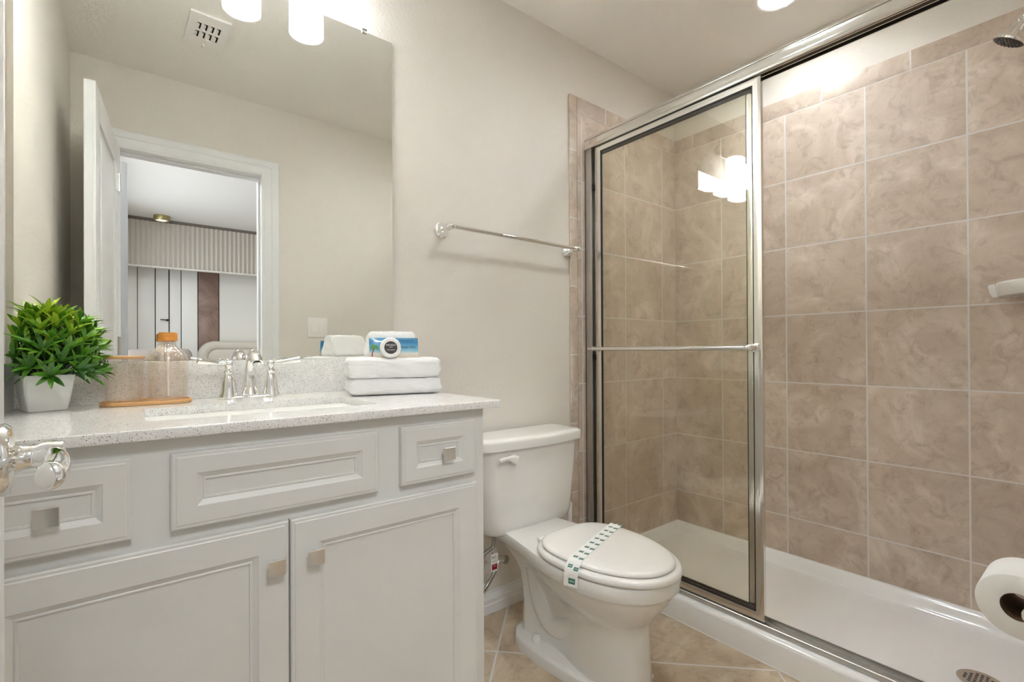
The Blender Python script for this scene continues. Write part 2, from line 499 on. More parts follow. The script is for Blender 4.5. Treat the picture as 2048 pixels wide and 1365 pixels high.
# ------------------------------------------------------------------ vanity
van = thing('vanity_cabinet', 'grey-white painted bathroom vanity cabinet with square knobs under the stone counter', 'cabinet', (0.24, 1.28, 0))
YF = 1.008      # face frame
bm = B()
add_box(bm, LX+0.001, 0.7015, YF+0.019, WY-0.001, 0.10, 0.881)
add_box(bm, LX+0.001, 0.7015, YF+0.075, WY-0.001, 0.0, 0.10)
obj('body', bm, M['cab'], van)
bm = B()
add_box(bm, LX+0.001, 0.7025, YF, YF+0.019, 0.10, 0.881, 0.0015)
obj('face_frame', bm, M['cab'], van)
def front(x0, x1, z0, z1, fr, yf=0.990, yb=YF):
    steps = [(0, yb), (0, yf+0.0035), (0.0025, yf+0.0012), (0.0065, yf+0.0012), (0.0085, yf), (fr-0.0145, yf), (fr-0.0135, yf+0.0012), (fr-0.005, yf+0.0062), (fr-0.0035, yf+0.0052), (fr-0.001, yf+0.0052), (fr, yf+0.0078)]
    bm = B()
    rings = [[(x0+i, y, z0+i), (x1-i, y, z0+i), (x1-i, y, z1-i), (x0+i, y, z1-i)] for i, y in steps]
    add_loft(bm, rings)
    return bm
def knob(parent, x, z, yf=0.9905):
    bm = B()
    add_lathe(bm, [(0.0085, 0), (0.0065, 0.004), (0.0055, 0.012), (0.008, 0.016)], (x, yf, z), (0, -1, 0), 16)
    def sq(h, y): return [(x-h, y, z-h), (x+h, y, z-h), (x+h, y, z+h), (x-h, y, z+h)]
    add_loft(bm, [sq(0.008, yf-0.014), sq(0.0135, yf-0.017), sq(0.0148, yf-0.019), sq(0.0148, yf-0.023), sq(0.0140, yf-0.0240), sq(0.0100, yf-0.0234), sq(0.003, yf-0.0231)])
    obj('knob', bm, M['nickel'], parent, ang=25)
D1 = obj('drawer', front(-0.195, 0.0020, 0.7225, 0.8545, 0.050), M['cab'], van, ang=12); knob(D1, -0.0965, 0.7835, 0.9975)
D2 = obj('false_drawer_front', front(0.0535, 0.4185, 0.7225, 0.8530, 0.051), M['cab'], van, ang=12)
D3 = obj('drawer', front(0.4715, 0.6675, 0.7240, 0.8550, 0.050), M['cab'], van, ang=12); knob(D3, 0.5855, 0.7845, 0.9975)
L1 = obj('door', front(-0.195, 0.2378, 0.115, 0.7010, 0.067), M['cab'], van, ang=12); knob(L1, 0.2125, 0.6255)
L2 = obj('door', front(0.2412, 0.6720, 0.115, 0.7010, 0.067), M['cab'], van, ang=12); knob(L2, 0.2830, 0.6265)

# counter with the sink opening
SX0, SX1, SY0, SY1 = 0.022, 0.464, 1.092, 1.345
ct = thing('countertop', 'pale speckled quartz counter with backsplash on the vanity cabinet', 'countertop', (0.25, 1.28, 0.881))
bm = B()
add_plate(bm, [(LX+0.0015, CFY+0.004), (LX+0.0015, WY-0.0015), (CFX-0.002, WY-0.0015), (CFX-0.002, CFY+0.004)], [list(reversed(rrect(SX0, SX1, SY0, SY1, 0.016)))], 0.8812, CT)
obj('slab', bm, M['stone'], ct, ang=30)
bm = B(); add_box(bm, LX+0.0015, CFX, CFY, CFY+0.006, 0.8810, CT, 0.0022, 3); add_box(bm, CFX-0.005, CFX, CFY+0.002, WY-0.0015, 0.8811, CT-0.0001, 0.0022, 3)
obj('edge', bm, M['stone'], ct)
bm = B(); add_box(bm, LX+0.0015, CFX-0.002, WY-0.0205, WY-0.0005, CT, 1.0015, 0.0015); obj('backsplash', bm, M['stone'], ct)
bm = B(); add_box(bm, LX+0.0005, LX+0.016, CFY+0.01, WY-0.0206, CT, 1.0010, 0.0015); obj('side_splash', bm, M['stone'], ct)
sk = thing('sink', 'white undermount rectangular basin set in the counter opening', 'sink', (0.243, 1.22, 0.76))
bm = B()
rings = []
for ins, z in ((-0.02, 0.8805), (0.004, 0.8805), (0.006, 0.862), (0.012, 0.80), (0.03, 0.765), (0.07, 0.752), (0.115, 0.748)):
    r = 0.018 if ins < 0 else 0.03+ins*0.3
    rings.append([(x, y, z) for x, y in rrect(SX0+ins, SX1-ins, SY0+ins, SY1-ins, min(r, (SY1-SY0)/2-ins-0.001), 6)])
add_loft(bm, rings, False, True)
rings2 = [[(x, y, z) for x, y in rrect(SX0+i, SX1-i, SY0+i, SY1-i, 0.03, 6)] for i, z in ((-0.02, 0.8805), (-0.018, 0.79), (0.02, 0.752), (0.06, 0.738))]
add_loft(bm, rings2, False, True)
obj('basin', bm, M['porc'], sk)
bm = B(); add_lathe(bm, [(0.022, 0.0), (0.021, 0.002), (0.014, 0.001), (0.012, 0.003), (0.001, 0.004)], (0.243, 1.24, 0.748)); obj('drain', bm, M['chrome'], sk)

# faucet
fx, fy = 0.2575, 1.478
fa = thing('faucet', 'polished chrome centerset faucet with two lever handles behind the basin', 'faucet', (fx, fy, CT))
bm = B()
o1 = [(x, y) for x, y in rrect(fx-0.079, fx+0.079, fy-0.026, fy+0.026, 0.025, 8)]
o2 = [(x, y) for x, y in rrect(fx-0.075, fx+0.075, fy-0.022, fy+0.022, 0.021, 8)]
o3 = [(x, y) for x, y in rrect(fx-0.070, fx+0.070, fy-0.017, fy+0.017, 0.016, 8)]
add_loft(bm, [[(x, y, CT) for x, y in o1], [(x, y, CT+0.004) for x, y in o1], [(x, y, CT+0.007) for x, y in o2], [(x, y, CT+0.010) for x, y in o2], [(x, y, CT+0.012) for x, y in o3]])
obj('base_plate', bm, M['chrome'], fa)
bm = B()
add_lathe(bm, [(0.023, 0.010), (0.022, 0.014), (0.0165, 0.026), (0.0155, 0.032)], (fx, fy, CT), seg=28)
pts = smooth_path([(fx, fy+0.002, CT+0.026), (fx, fy+0.003, CT+0.060), (fx, fy-0.003, CT+0.092), (fx, fy-0.020, CT+0.113), (fx, fy-0.045, CT+0.120), (fx, fy-0.072, CT+0.112), (fx, fy-0.092, CT+0.094)], 6)
n = len(pts)
add_tube(bm, pts, [0.0150-0.0035*min(1, 2*i/n)+0.0035*max(0, (i/n-0.45))*1.8 for i in range(n)], 20)
add_lathe(bm, [(0.0105, 0), (0.0112, 0.003), (0.0100, 0.006)], (fx, fy-0.095, CT+0.0875), (0, 0.45, 0.6), 20)
obj('spout', bm, M['chrome'], fa)
for s in (-1, 1):
    hx = fx+s*0.0515
    bm = B()
    add_lathe(bm, [(0.0265, 0.000), (0.0262, 0.003), (0.0205, 0.016), (0.0200, 0.020), (0.0185, 0.023), (0.0175, 0.040), (0.0140, 0.057), (0.0105, 0.066), (0.0125, 0.069), (0.0125, 0.072), (0.0085, 0.078), (0.0075, 0.082), (0.0105, 0.088), (0.0110, 0.093), (0.0085, 0.099), (0.0045, 0.1015), (0.0050, 0.104), (0.001, 0.106)], (hx, fy, CT), seg=28)
    hb = obj('handle', bm, M['chrome'], fa)
    bm = B()
    pts = smooth_path([(hx+s*0.008, fy-0.002, CT+0.093), (hx+s*0.024, fy-0.008, CT+0.0945), (hx+s*0.044, fy-0.013, CT+0.098), (hx+s*0.064, fy-0.018, CT+0.1015), (hx+s*0.073, fy-0.020, CT+0.103)], 5)
    n = len(pts)
    rad = [0.0042+0.0050*(sin(pi*0.55*i/(n-1))) for i in range(n)]; rad[-1] = 0.003
    add_tube(bm, pts, rad, 14)
    obj('lever', bm, M['chrome'], hb)
bm = B(); add_tube(bm, [(fx, fy+0.019, CT+0.010), (fx, fy+0.019, CT+0.060)], 0.0025, 10); add_lathe(bm, [(0.003, 0), (0.006, 0.004), (0.005, 0.009), (0.001, 0.011)], (fx, fy+0.019, CT+0.060), seg=14)
obj('lift_rod', bm, M['chrome'], fa)

# ------------------------------------------------------------------ mirror
mi = thing('wall_mirror', 'large frameless wall mirror standing on the backsplash behind the faucet', 'mirror', (0.25, WY-0.004, 1.003))
bm = B(); add_box(bm, -0.2040, 0.7034, WY-0.0065, WY-0.0005, 1.0022, 2.0762)
o = obj('mirror_glass', bm, M['mirroredge'], mi, ang=20, extra=[M['mirror']])
for p in o.data.polygons:
    if p.normal.y < -0.9: p.material_index = 1
for x in (0.5985, -0.10):
    bm = B(); add_box(bm, x, x+0.017, WY-0.0115, WY-0.001, 2.0770, 2.0835, 0.0015); add_box(bm, x, x+0.017, WY-0.0115, WY-0.0072, 2.0700, 2.0835, 0.0015)
    obj('clip', bm, M['nickel'], mi)

# ------------------------------------------------------------------ vanity light
vl = thing('vanity_light', 'three-shade vanity wall light glowing above the mirror', 'wall lamp', (0.2575, WY, 2.22))
bm = B(); add_box(bm, 0.2575-0.25, 0.2575+0.25, WY-0.026, WY-0.0005, 2.205, 2.265, 0.006, 3); obj('back_plate', bm, M['nickel'], vl)
for x in (0.0805, 0.2655, 0.4505):
    bm = B()
    add_tube(bm, smooth_path([(x, WY-0.02, 2.232), (x, WY-0.06, 2.240), (x, WY-0.098, 2.228), (x, WY-0.098, 2.190)], 5), 0.007, 12)
    add_lathe(bm, [(0.012, 0.03), (0.028, 0.012), (0.030, 0.0)], (x, WY-0.098, 2.172), seg=24)
    arm = obj('arm', bm, M['nickel'], vl)
    bm = B()
    add_lathe(bm, [(0.010, 0.130), (0.047, 0.129), (0.051, 0.124), (0.0515, 0.0), (0.0485, 0.0), (0.048, 0.122), (0.010, 0.126)], (x, WY-0.098, 2.050), seg=36, cap0=False, cap1=False)
    obj('lamp_shade', bm, M['shade'], vl, ang=60)
    bm = B()
    add_lathe(bm, [(0.001, 0), (0.018, 0.006), (0.027, 0.022), (0.028, 0.036), (0.020, 0.056), (0.013, 0.072), (0.013, 0.09)], (x, WY-0.098, 2.066), seg=20)
    obj('bulb', bm, M['bulb'], vl)

# ------------------------------------------------------------------ recessed light, exhaust vent
def recessed_light(cx, cy, lab):
    dl = thing('recessed_light', lab, 'ceiling light', (cx, cy, ZC), 'recessed ceiling lights')
    bm = B(); add_lathe(bm, [(0.095, -0.0005), (0.095, -0.003), (0.080, -0.006), (0.072, -0.002), (0.070, 0.045), (0.074, 0.045), (0.0745, -0.0005)], (cx, cy, ZC), seg=48, cap0=False, cap1=False); obj('trim_ring', bm, M['plastic'], dl)
    bm = B(); add_lathe(bm, [(0.0695, 0.042), (0.066, 0.039), (0.001, 0.038)], (cx, cy, ZC), seg=48); obj('lens', bm, M['down'], dl)
RL = [(2.045, 0.85, 'round recessed ceiling light glowing over the shower'), (1.25, 0.75, 'added unseen recessed fill light above the toilet, in front of the shower')]  # the second is added out of view to brighten toilet, floor and pan
for a in RL: recessed_light(*a)

ev = thing('exhaust_vent', 'white square slotted exhaust vent grille on the ceiling', 'vent', (0.27, 0.595, ZC), rz=radians(-2))
bm = B()
holes = []
for r in range(2):
    for c in range(4):
        cx = -0.036+c*0.024; cy = -0.062+r*0.066
        holes.append(list(reversed([(cx-0.0085, cy), (cx+0.0085, cy), (cx+0.0085, cy+0.052), (cx-0.0085, cy+0.052)])))
add_plate(bm, rrect(-0.075, 0.075, -0.12, 0.12, 0.004, 2), holes, -0.010, -0.007)
add_plate(bm, rrect(-0.075, 0.075, -0.12, 0.12, 0.004, 2), [list(reversed(rrect(-0.072, 0.072, -0.117, 0.117, 0.003, 2)))], -0.0075, -0.0005)
obj('grille', bm, M['plastic'], ev, local=True)
bm = B(); add_box(bm, -0.060, 0.060, -0.09, 0.09, -0.0015, -0.0005); obj('duct_opening', bm, M['dark'], ev, local=True)
for r in range(2):
    for c in range(4):
        cx = -0.036+c*0.024; cy = -0.062+r*0.066
        bm = B()
        vs = [(cx-0.0085, cy-0.001, -0.0085), (cx+0.002, cy-0.001, -0.0065), (cx+0.002, cy+0.034, -0.0065), (cx-0.0085, cy+0.046, -0.0085)]
        add_loft(bm, [[Vector(v) for v in vs], [Vector(v)+Vector((0.0008, 0, 0.0012)) for v in vs]])
        obj('louver', bm, M['plastic'], ev, local=True)
bm = B(); add_box(bm, -0.004, 0.003, -0.128, -0.100, -0.020, -0.008, 0.001); obj('lever', bm, M['plastic'], ev, local=True)

# ------------------------------------------------------------------ light switch on the doorway wall
sw = thing('light_switch', 'white double rocker light switch plate on the wall beside the doorway', 'light switch', (0.900, YO, 1.170))
bm = B(); add_box(bm, 0.841, 0.959, YO, YO+0.005, 1.110, 1.230, 0.002, 3); obj('wall_plate', bm, M['plastic'], sw)
for x in (0.877, 0.923):
    bm = B(); add_box(bm, x-0.0165, x+0.0165, YO+0.004, YO+0.0065, 1.137, 1.203, 0.001); rot_bm(bm, radians(1.5), 'X', (x, YO+0.005, 1.17)); obj('rocker', bm, M['plastic'], sw)

# ------------------------------------------------------------------ towel bar
tb = thing('towel_bar', 'chrome towel bar mounted on the painted wall above the toilet', 'towel bar', (1.215, WY, 1.468))
YB = WY-0.067
for x in (0.8975, 1.5345):
    bm = B()
    add_lathe(bm, [(0.0285, 0), (0.0285, 0.004), (0.0245, 0.007), (0.0215, 0.016), (0.015, 0.028), (0.0100, 0.036), (0.0085, 0.046), (0.0105, 0.054)], (x, WY-0.0005, 1.466), (0, -1, 0.02), 32)
    add_lathe(bm, [(0.001, -0.019), (0.007, -0.018), (0.011, -0.012), (0.0125, -0.003), (0.0115, 0.006), (0.0085, 0.010), (0.0095, 0.014), (0.007, 0.018), (0.001, 0.019)], (x, YB, 1.468), (1 if x < 1 else -1, 0, 0), 24)
    obj('bracket', bm, M['chrome'], tb)
bm = B(); add_tube(bm, [(0.905, YB, 1.468), (1.53, YB, 1.468)], 0.0078, 20); obj('bar', bm, M['chrome'], tb)

# ------------------------------------------------------------------ toilet
TX = 1.170
to = thing('toilet', 'white two-piece toilet with closed lid between vanity and shower', 'toilet', (TX, 1.2, 0))
def ring(z, hw, yf, ym, hb, yb, waist=None, rb=0.02, nf=26):
    """half outline from the back corner round the front; mirrored"""
    half = []
    half.append((0.0, yb)); half.append((hb*0.5, yb)); half.append((hb-rb*0.6, yb)); half.append((hb-rb*0.12, yb-rb*0.3)); half.append((hb, yb-rb))
    ys = [yb-rb - (yb-rb-ym)*k/9 for k in range(1, 10)]
    for k, y in enumerate(ys):
        t = (k+1)/9; s = 0.5-0.5*cos(pi*t)
        w = hb+(hw-hb)*s
        if waist: w -= waist*sin(pi*min(1, t*1.15))**2 if t*1.15 < 1 else 0
        half.append((w, y))
    for k in range(1, nf+1):
        a = (pi/2)*k/nf
        half.append((hw*cos(a)**0.92 if k < nf else 0.0, ym-(ym-yf)*sin(a)**1.0))
    full = [(TX+x, y, z) for x, y in half] + [(TX-x, y, z) for x, y in reversed(half[1:-1])]
    return full
bm = B()
rings = [
    ring(0.0, 0.092, 0.858, 0.98, 0.080, 1.335, 0.018),
    ring(0.06, 0.090, 0.860, 0.98, 0.078, 1.335, 0.018),
    ring(0.14, 0.089, 0.866, 0.98, 0.074, 1.335, 0.018),
    ring(0.19, 0.090, 0.868, 0.985, 0.070, 1.345, 0.022),
    ring(0.215, 0.096, 0.865, 0.99, 0.068, 1.355, 0.012),
    ring(0.232, 0.110, 0.854, 1.00, 0.068, 1.365, 0.006),
    ring(0.262, 0.133, 0.832, 1.01, 0.072, 1.385),
    ring(0.295, 0.154, 0.808, 1.01, 0.082, 1.42),
    ring(0.320, 0.166, 0.793, 1.01, 0.098, 1.455),
    ring(0.331, 0.170, 0.787, 1.01, 0.106, 1.47),
    ring(0.334, 0.176, 0.781, 1.01, 0.112, 1.48),
    ring(0.338, 0.179, 0.778, 1.01, 0.116, 1.485),
    ring(0.368, 0.180, 0.776, 1.01, 0.122, 1.49),
    ring(0.376, 0.176, 0.780, 1.01, 0.119, 1.487),
    ring(0.378, 0.166, 0.790, 1.01, 0.112, 1.48),
]
add_loft(bm, rings)
def foot(z, g):
    half = [(0, 1.385-g), (0.045, 1.380-g), (0.085, 1.362-g), (0.115, 1.325-g), (0.128-g, 1.28), (0.131-g, 1.22), (0.129-g, 1.16), (0.124-g, 1.10), (0.112-g, 1.02), (0.100-g, 0.94), (0.075, 0.89), (0.03, 0.868+g), (0, 0.865+g)]
    return [(TX+x, y, z) for x, y in half] + [(TX-x, y, z) for x, y in reversed(half[1:-1])]
add_loft(bm, [foot(0.0, 0), foot(0.026, 0.001), foot(0.034, 0.005), foot(0.037, 0.014)])
# trapway bulges on both sides
for s in (-1, 1):
    pts = smooth_path([(TX+s*0.026, 1.02, 0.235), (TX+s*0.034, 1.07, 0.175), (TX+s*0.036, 1.13, 0.120), (TX+s*0.040, 1.20, 0.105), (TX+s*0.043, 1.255, 0.160), (TX+s*0.043, 1.29, 0.265)], 6)
    n = len(pts)
    add_tube(bm, pts, [0.040+0.004*sin(pi*i/(n-1)) for i in range(n)], 20)
obj('bowl', bm, M['porc'], to, ang=50)
def egg(z, g, hw=0.163, yf=0.788, ym=1.03, yb=1.205):
    half = []
    for k in range(0, 13):                       # squarish back
        a = (pi/2)*k/12
        half.append(((hw-g)*sin(a)**0.62 if k else 0.0, ym+(yb-g-ym)*cos(a)**0.72 if k < 12 else ym))
    for k in range(1, 25):
        a = (pi/2)*k/24
        half.append(((hw-g)*cos(a)**0.94 if k < 24 else 0.0, ym-(ym-yf-g)*sin(a)))
    return [(TX+x, y, z) for x, y in half] + [(TX-x, y, z) for x, y in reversed(half[1:-1])]
bm = B()
sk_ = dict(hw=0.180, yf=0.768, ym=1.02, yb=1.215)
add_loft(bm, [egg(0.3795, 0.006, **sk_), egg(0.3815, 0.001, **sk_), egg(0.386, 0.0, **sk_), egg(0.393, 0.0015, **sk_), egg(0.397, 0.005, **sk_), egg(0.3985, 0.011, **sk_)])
obj('seat', bm, M['seat'], to, ang=60)
bm = B()
add_loft(bm, [egg(0.4005, 0.010), egg(0.4015, 0.002), egg(0.4045, 0.0), egg(0.409, 0.0015), egg(0.4125, 0.006), egg(0.4145, 0.014), egg(0.416, 0.045), egg(0.4168, 0.10)])
obj('lid', bm, M['seat'], to, ang=60)
for s in (-1, 1):
    bm = B(); add_box(bm, TX+s*0.085-0.012, TX+s*0.085+0.012, 1.198, 1.226, 0.379, 0.394, 0.004, 3); add_lathe(bm, [(0.006, -0.018), (0.006, 0.018)], (TX+s*0.085, 1.214, 0.393), (1, 0, 0), 16)
    obj('hinge', bm, M['seat'], to)
    bm = B(); add_lathe(bm, [(0.0165, 0), (0.0160, 0.010), (0.0125, 0.018), (0.006, 0.021), (0.001, 0.0215)], (TX+s*0.088, 1.243, 0.0372), seg=24); obj('bolt_cap', bm, M['porc'], to)
KX = 1.185
def tank_ring(z, hw, yf, bow, yb=1.530, r=0.045):
    pts = []
    n = 8
    for k in range(n+1):
        a = -pi/2*(k/n); pts.append((hw-0.012+0.012*cos(a+pi/2), yb-0.012+0.012*sin(a+pi/2)))
    for k in range(n+1):
        a = -pi/2*k/n
        pts.append((hw-r+r*cos(a), yf+bow+r+r*sin(a)))
    for k in range(1, 8):
        t = 1-k/8; pts.append(((hw-r)*t, yf+bow*t*t))
    pts.append((0, yf))
    return [(KX+x, y, z) for x, y in pts] + [(KX-x, y, z) for x, y in reversed(pts[:-1])]
bm = B()
add_loft(bm, [tank_ring(0.357, 0.165, 1.385, 0.006, 1.515), tank_ring(0.361, 0.185, 1.368, 0.008, 1.522), tank_ring(0.372, 0.199, 1.358, 0.010), tank_ring(0.40, 0.207, 1.352, 0.011), tank_ring(0.55, 0.222, 1.343, 0.013), tank_ring(0.671, 0.231, 1.338, 0.014)])
obj('tank', bm, M['porc'], to, ang=50)
bm = B()
add_loft(bm, [tank_ring(0.6715, 0.240, 1.330, 0.016), tank_ring(0.674, 0.248, 1.323, 0.017, 1.532), tank_ring(0.700, 0.249, 1.321, 0.017, 1.533), tank_ring(0.708, 0.246, 1.324, 0.017, 1.531), tank_ring(0.7125, 0.237, 1.333, 0.017, 1.524), tank_ring(0.7135, 0.215, 1.355, 0.015, 1.505)])
obj('tank_lid', bm, M['porc'], to, ang=60)
bm = B()
hy = 1.336
add_lathe(bm, [(0.017, 0), (0.016, 0.006), (0.010, 0.010)], (1.062, hy+0.004, 0.641), (0, -1, 0), 20)
pts = smooth_path([(1.068, hy-0.010, 0.637), (1.050, hy-0.012, 0.645), (1.025, hy-0.014, 0.650), (1.000, hy-0.016, 0.648), (0.988, hy-0.016, 0.645)], 5)
n = len(pts); add_tube(bm, pts, [0.017-0.0125*min(1, i/(n*0.55)) + (0.003 if i > n*0.6 else 0) for i in range(n)], 16, flat=[0.42]*n)
obj('flush_handle', bm, M['seat'], to)
bm = B(); add_lathe(bm, [(0.017, 0.0), (0.019, -0.004), (0.019, -0.020), (0.015, -0.024)], (1.0575, 1.45, 0.358), seg=8); obj('inlet_nut', bm, M['braid'], to, ang=25)

# paper seal across the lid
pb = tag(bpy.data.objects.new('paper_band', None), 'white paper hygiene band with green print across the toilet lid', 'paper band'); COL.objects.link(pb); pb.location = (TX, 1.03, 0.417)
A0, A1 = Vector((1.008, 0.988, 0)), Vector((1.338, 1.103, 0))
dirv = (A1-A0).normalized(); perp = Vector((-dirv.y, dirv.x, 0)); L = (A1-A0).length
path = [(-0.0290, 0.3520), (-0.0282, 0.362), (-0.0270, 0.380), (-0.0235, 0.398), (-0.0120, 0.407), (-0.0010, 0.4135), (0.008, 0.4168)] + [(s_, 0.4172+0.0006*sin(9*s_)) for s_ in [0.02, 0.05, 0.1, 0.15, 0.2, 0.25, 0.3]] + [(L-0.006, 0.4165), (L+0.004, 0.411), (L+0.016, 0.4025), (L+0.024, 0.392)]
HWB = 0.0215
def bandpt(s_, w_, dz=0.0):
    for (a, za), (b, zb) in zip(path[:-1], path[1:]):
        pass
    return None
bm = B()
rows = []
cum = [0.0]
for (a, za), (b, zb) in zip(path[:-1], path[1:]): cum.append(cum[-1]+math.hypot(b-a, zb-za))
def band_at(t, w_, lift=0.0):
    for i in range(len(cum)-1):
        if t <= cum[i+1] or i == len(cum)-2:
            f_ = (t-cum[i])/(cum[i+1]-cum[i]); s_ = path[i][0]+(path[i+1][0]-path[i][0])*f_; z_ = path[i][1]+(path[i+1][1]-path[i][1])*f_
            dx_, dz_ = path[i+1][0]-path[i][0], path[i+1][1]-path[i][1]; ln = math.hypot(dx_, dz_)
            nrm = dirv*(-dz_/ln) + Vector((0, 0, dx_/ln))
            return A0 + dirv*s_ + perp*w_ + Vector((0, 0, z_)) + nrm*lift
NB = 60
for side, lift in ((0, 0.0003), (1, 0.0)):
    rows.append([[bm.verts.new(band_at(cum[-1]*i/NB, w_, lift)) for w_ in (-HWB, HWB)] for i in range(NB+1)])
for i in range(NB):
    a, b = rows[0][i], rows[0][i+1]; c, d_ = rows[1][i], rows[1][i+1]
    bm.faces.new((a[0], a[1], b[1], b[0])); bm.faces.new((c[0], d_[0], d_[1], c[1]))
    bm.faces.new((a[0], b[0], d_[0], c[0])); bm.faces.new((a[1], c[1], d_[1], b[1]))
obj('band', bm, M['paper'], pb, label='white paper strip')
M['green'] = mat('green_ink', srgb(40, 118, 100), 0.6)
M['ink'] = mat('grey_ink', srgb(150, 160, 156), 0.6)
def patch(bm_, t0, t1, w0, w1, mi_, lift=0.0006, n=4):
    vs = [[bm_.verts.new(band_at(t0+(t1-t0)*i/n, w_, lift)) for w_ in (w0, w1)] for i in range(n+1)]
    for i in range(n): bm_.faces.new((vs[i][0], vs[i][1], vs[i+1][1], vs[i+1][0])).material_index = mi_
k = 0; t = 0.008
while t < cum[-1]-0.02:
    for w0 in (-0.0150, 0.0050) if k else (-0.006,):
        tt = t + (0.006 if w0 > 0 else 0.0)
        sc_ = 1.15 if k else 1.7
        bm = B()
        patch(bm, tt, tt+0.0026*sc_, w0-0.0045*sc_, w0+0.0075*sc_, 0); patch(bm, tt+0.0066*sc_, tt+0.009*sc_, w0-0.0045*sc_, w0+0.0075*sc_, 0)
        patch(bm, tt, tt+0.009*sc_, w0-0.0045*sc_, w0-0.0027*sc_, 0); patch(bm, tt, tt+0.009*sc_, w0+0.0057*sc_, w0+0.0075*sc_, 0)
        for q in range(4): patch(bm, tt+0.0026*sc_, tt+0.0066*sc_, w0-0.0020*sc_+q*0.002*sc_, w0-0.0008*sc_+q*0.002*sc_, 0)
        for q in range(9):
            a = pi*q/8
            ct_ = tt+(0.0090+0.0062*sin(a))*sc_; cw = w0+(0.0015+0.0060*cos(a))*sc_
            patch(bm, ct_, ct_+0.0016, cw-0.0004, cw+0.0004, 1)
        obj('printed_emblem', bm, M['green'], pb, extra=[M['ink']])
    t += 0.040 if k else 0.038
    k += 1

# water supply
sv = thing('supply_valve', 'chrome stop valve with braided hose on the wall left of the toilet', 'valve', (1.140, WY, 0.2))
bm = B(); add_lathe(bm, [(0.030, 0), (0.028, 0.004), (0.012, 0.010)], (1.115, WY-0.0005, 0.222), (0, -1, 0), 28); obj('escutcheon', bm, M['plastic'], sv)
bm = B(); add_tube(bm, [(1.115, WY-0.004, 0.222), (1.115, WY-0.040, 0.222)], 0.008, 14); obj('pipe', bm, M['copper'], sv)
bm = B(); add_tube(bm, [(1.108, WY-0.047, 0.226), (1.135, WY-0.055, 0.215)], 0.0115, 16); add_tube(bm, [(1.118, WY-0.05, 0.218), (1.100, WY-0.052, 0.190)], 0.009, 12); obj('valve_body', bm, M['chrome'], sv)
bm = B(); add_lathe(bm, [(0.006, 0), (0.0155, 0.004), (0.0165, 0.014), (0.013, 0.018), (0.001, 0.019)], (1.134, WY-0.055, 0.2155), (0.9, -0.25, -0.38), 10); obj('knob', bm, M['braid'], sv, ang=25)
bm = B(); add_tube(bm, smooth_path([(1.100, WY-0.052, 0.190), (1.075, WY-0.058, 0.163), (1.030, WY-0.065, 0.128), (0.975, WY-0.08, 0.125), (0.945, WY-0.09, 0.18), (0.965, WY-0.10, 0.255), (1.02, WY-0.10, 0.285), (1.050, WY-0.10, 0.30), (1.0575, 1.45, 0.335)], 8), 0.0068, 12); obj('hose', bm, M['braid'], sv)
bm = B(); add_tube(bm, smooth_path([(1.106, WY-0.050, 0.196), (1.082, WY-0.056, 0.168), (1.045, WY-0.05, 0.138), (1.00, WY-0.05, 0.115)], 6), 0.0048, 10); obj('cable_sleeve', bm, M['braid'], sv)
tgm = [mat('tag_white', srgb(232, 230, 226), 0.5), mat('tag_red', srgb(150, 24, 34), 0.5), mat('tag_black', srgb(70, 66, 64), 0.5)]
tgx, tgy, tgz = 1.0255, 1.405, 0.2635
tg = thing('hose_tag', 'small white paper tag with red block hanging from the hose beside the vanity', 'tag', (tgx, tgy, tgz))
bm = B(); add_prism(bm, rrect(-0.0155, 0.0155, -0.032, 0.032, 0.004, 3), -0.0004, 0.0004, 'y'); moveto(bm, (tgx, tgy, tgz)); obj('tag_card', bm, tgm[0], tg)
bm = B(); add_box(bm, tgx-0.012, tgx+0.012, tgy-0.0007, tgy-0.0005, tgz-0.026, tgz-0.006); obj('red_block', bm, tgm[1], tg, label='red printed block')
bm = B(); add_tube(bm, smooth_path([(tgx, tgy, tgz+0.029), (tgx+0.008, tgy+0.02, tgz+0.045), (1.0575, 1.45, 0.318)], 4), 0.0007, 6); obj('string', bm, tgm[0], tg)

def text(name, st, size, m, parent, loc, rot, spacing=1.0, sx=1.0, shear=0.0):
    c = bpy.data.curves.new(name, 'FONT'); c.body = st; c.size = size; c.extrude = 0.00008
    c.align_x = 'CENTER'; c.align_y = 'CENTER'; c.space_character = spacing; c.shear = shear
    tmp = bpy.data.objects.new('tmp', c); COL.objects.link(tmp)
    bpy.context.view_layer.update()
    me = bpy.data.meshes.new_from_object(tmp.evaluated_get(bpy.context.evaluated_depsgraph_get()))
    bpy.data.objects.remove(tmp); me.name = name
    me.materials.clear(); me.materials.append(m)
    o = bpy.data.objects.new(name, me); COL.objects.link(o)
    o.parent = parent; o.location = loc; o.rotation_euler = rot; o.scale = (sx, 1, 1)
    return o
text('lettering', 'RO', 0.013, tgm[2], tg, (-0.002, -0.0006, 0.018), (pi/2, 0, 0))
text('lettering', 'Made in', 0.0045, tgm[2], tg, (0, -0.0006, 0.004), (pi/2, 0, 0))
text('lettering', 'TIGHT', 0.005, tgm[0], tg, (0, -0.0009, -0.012), (pi/2, 0, 0))

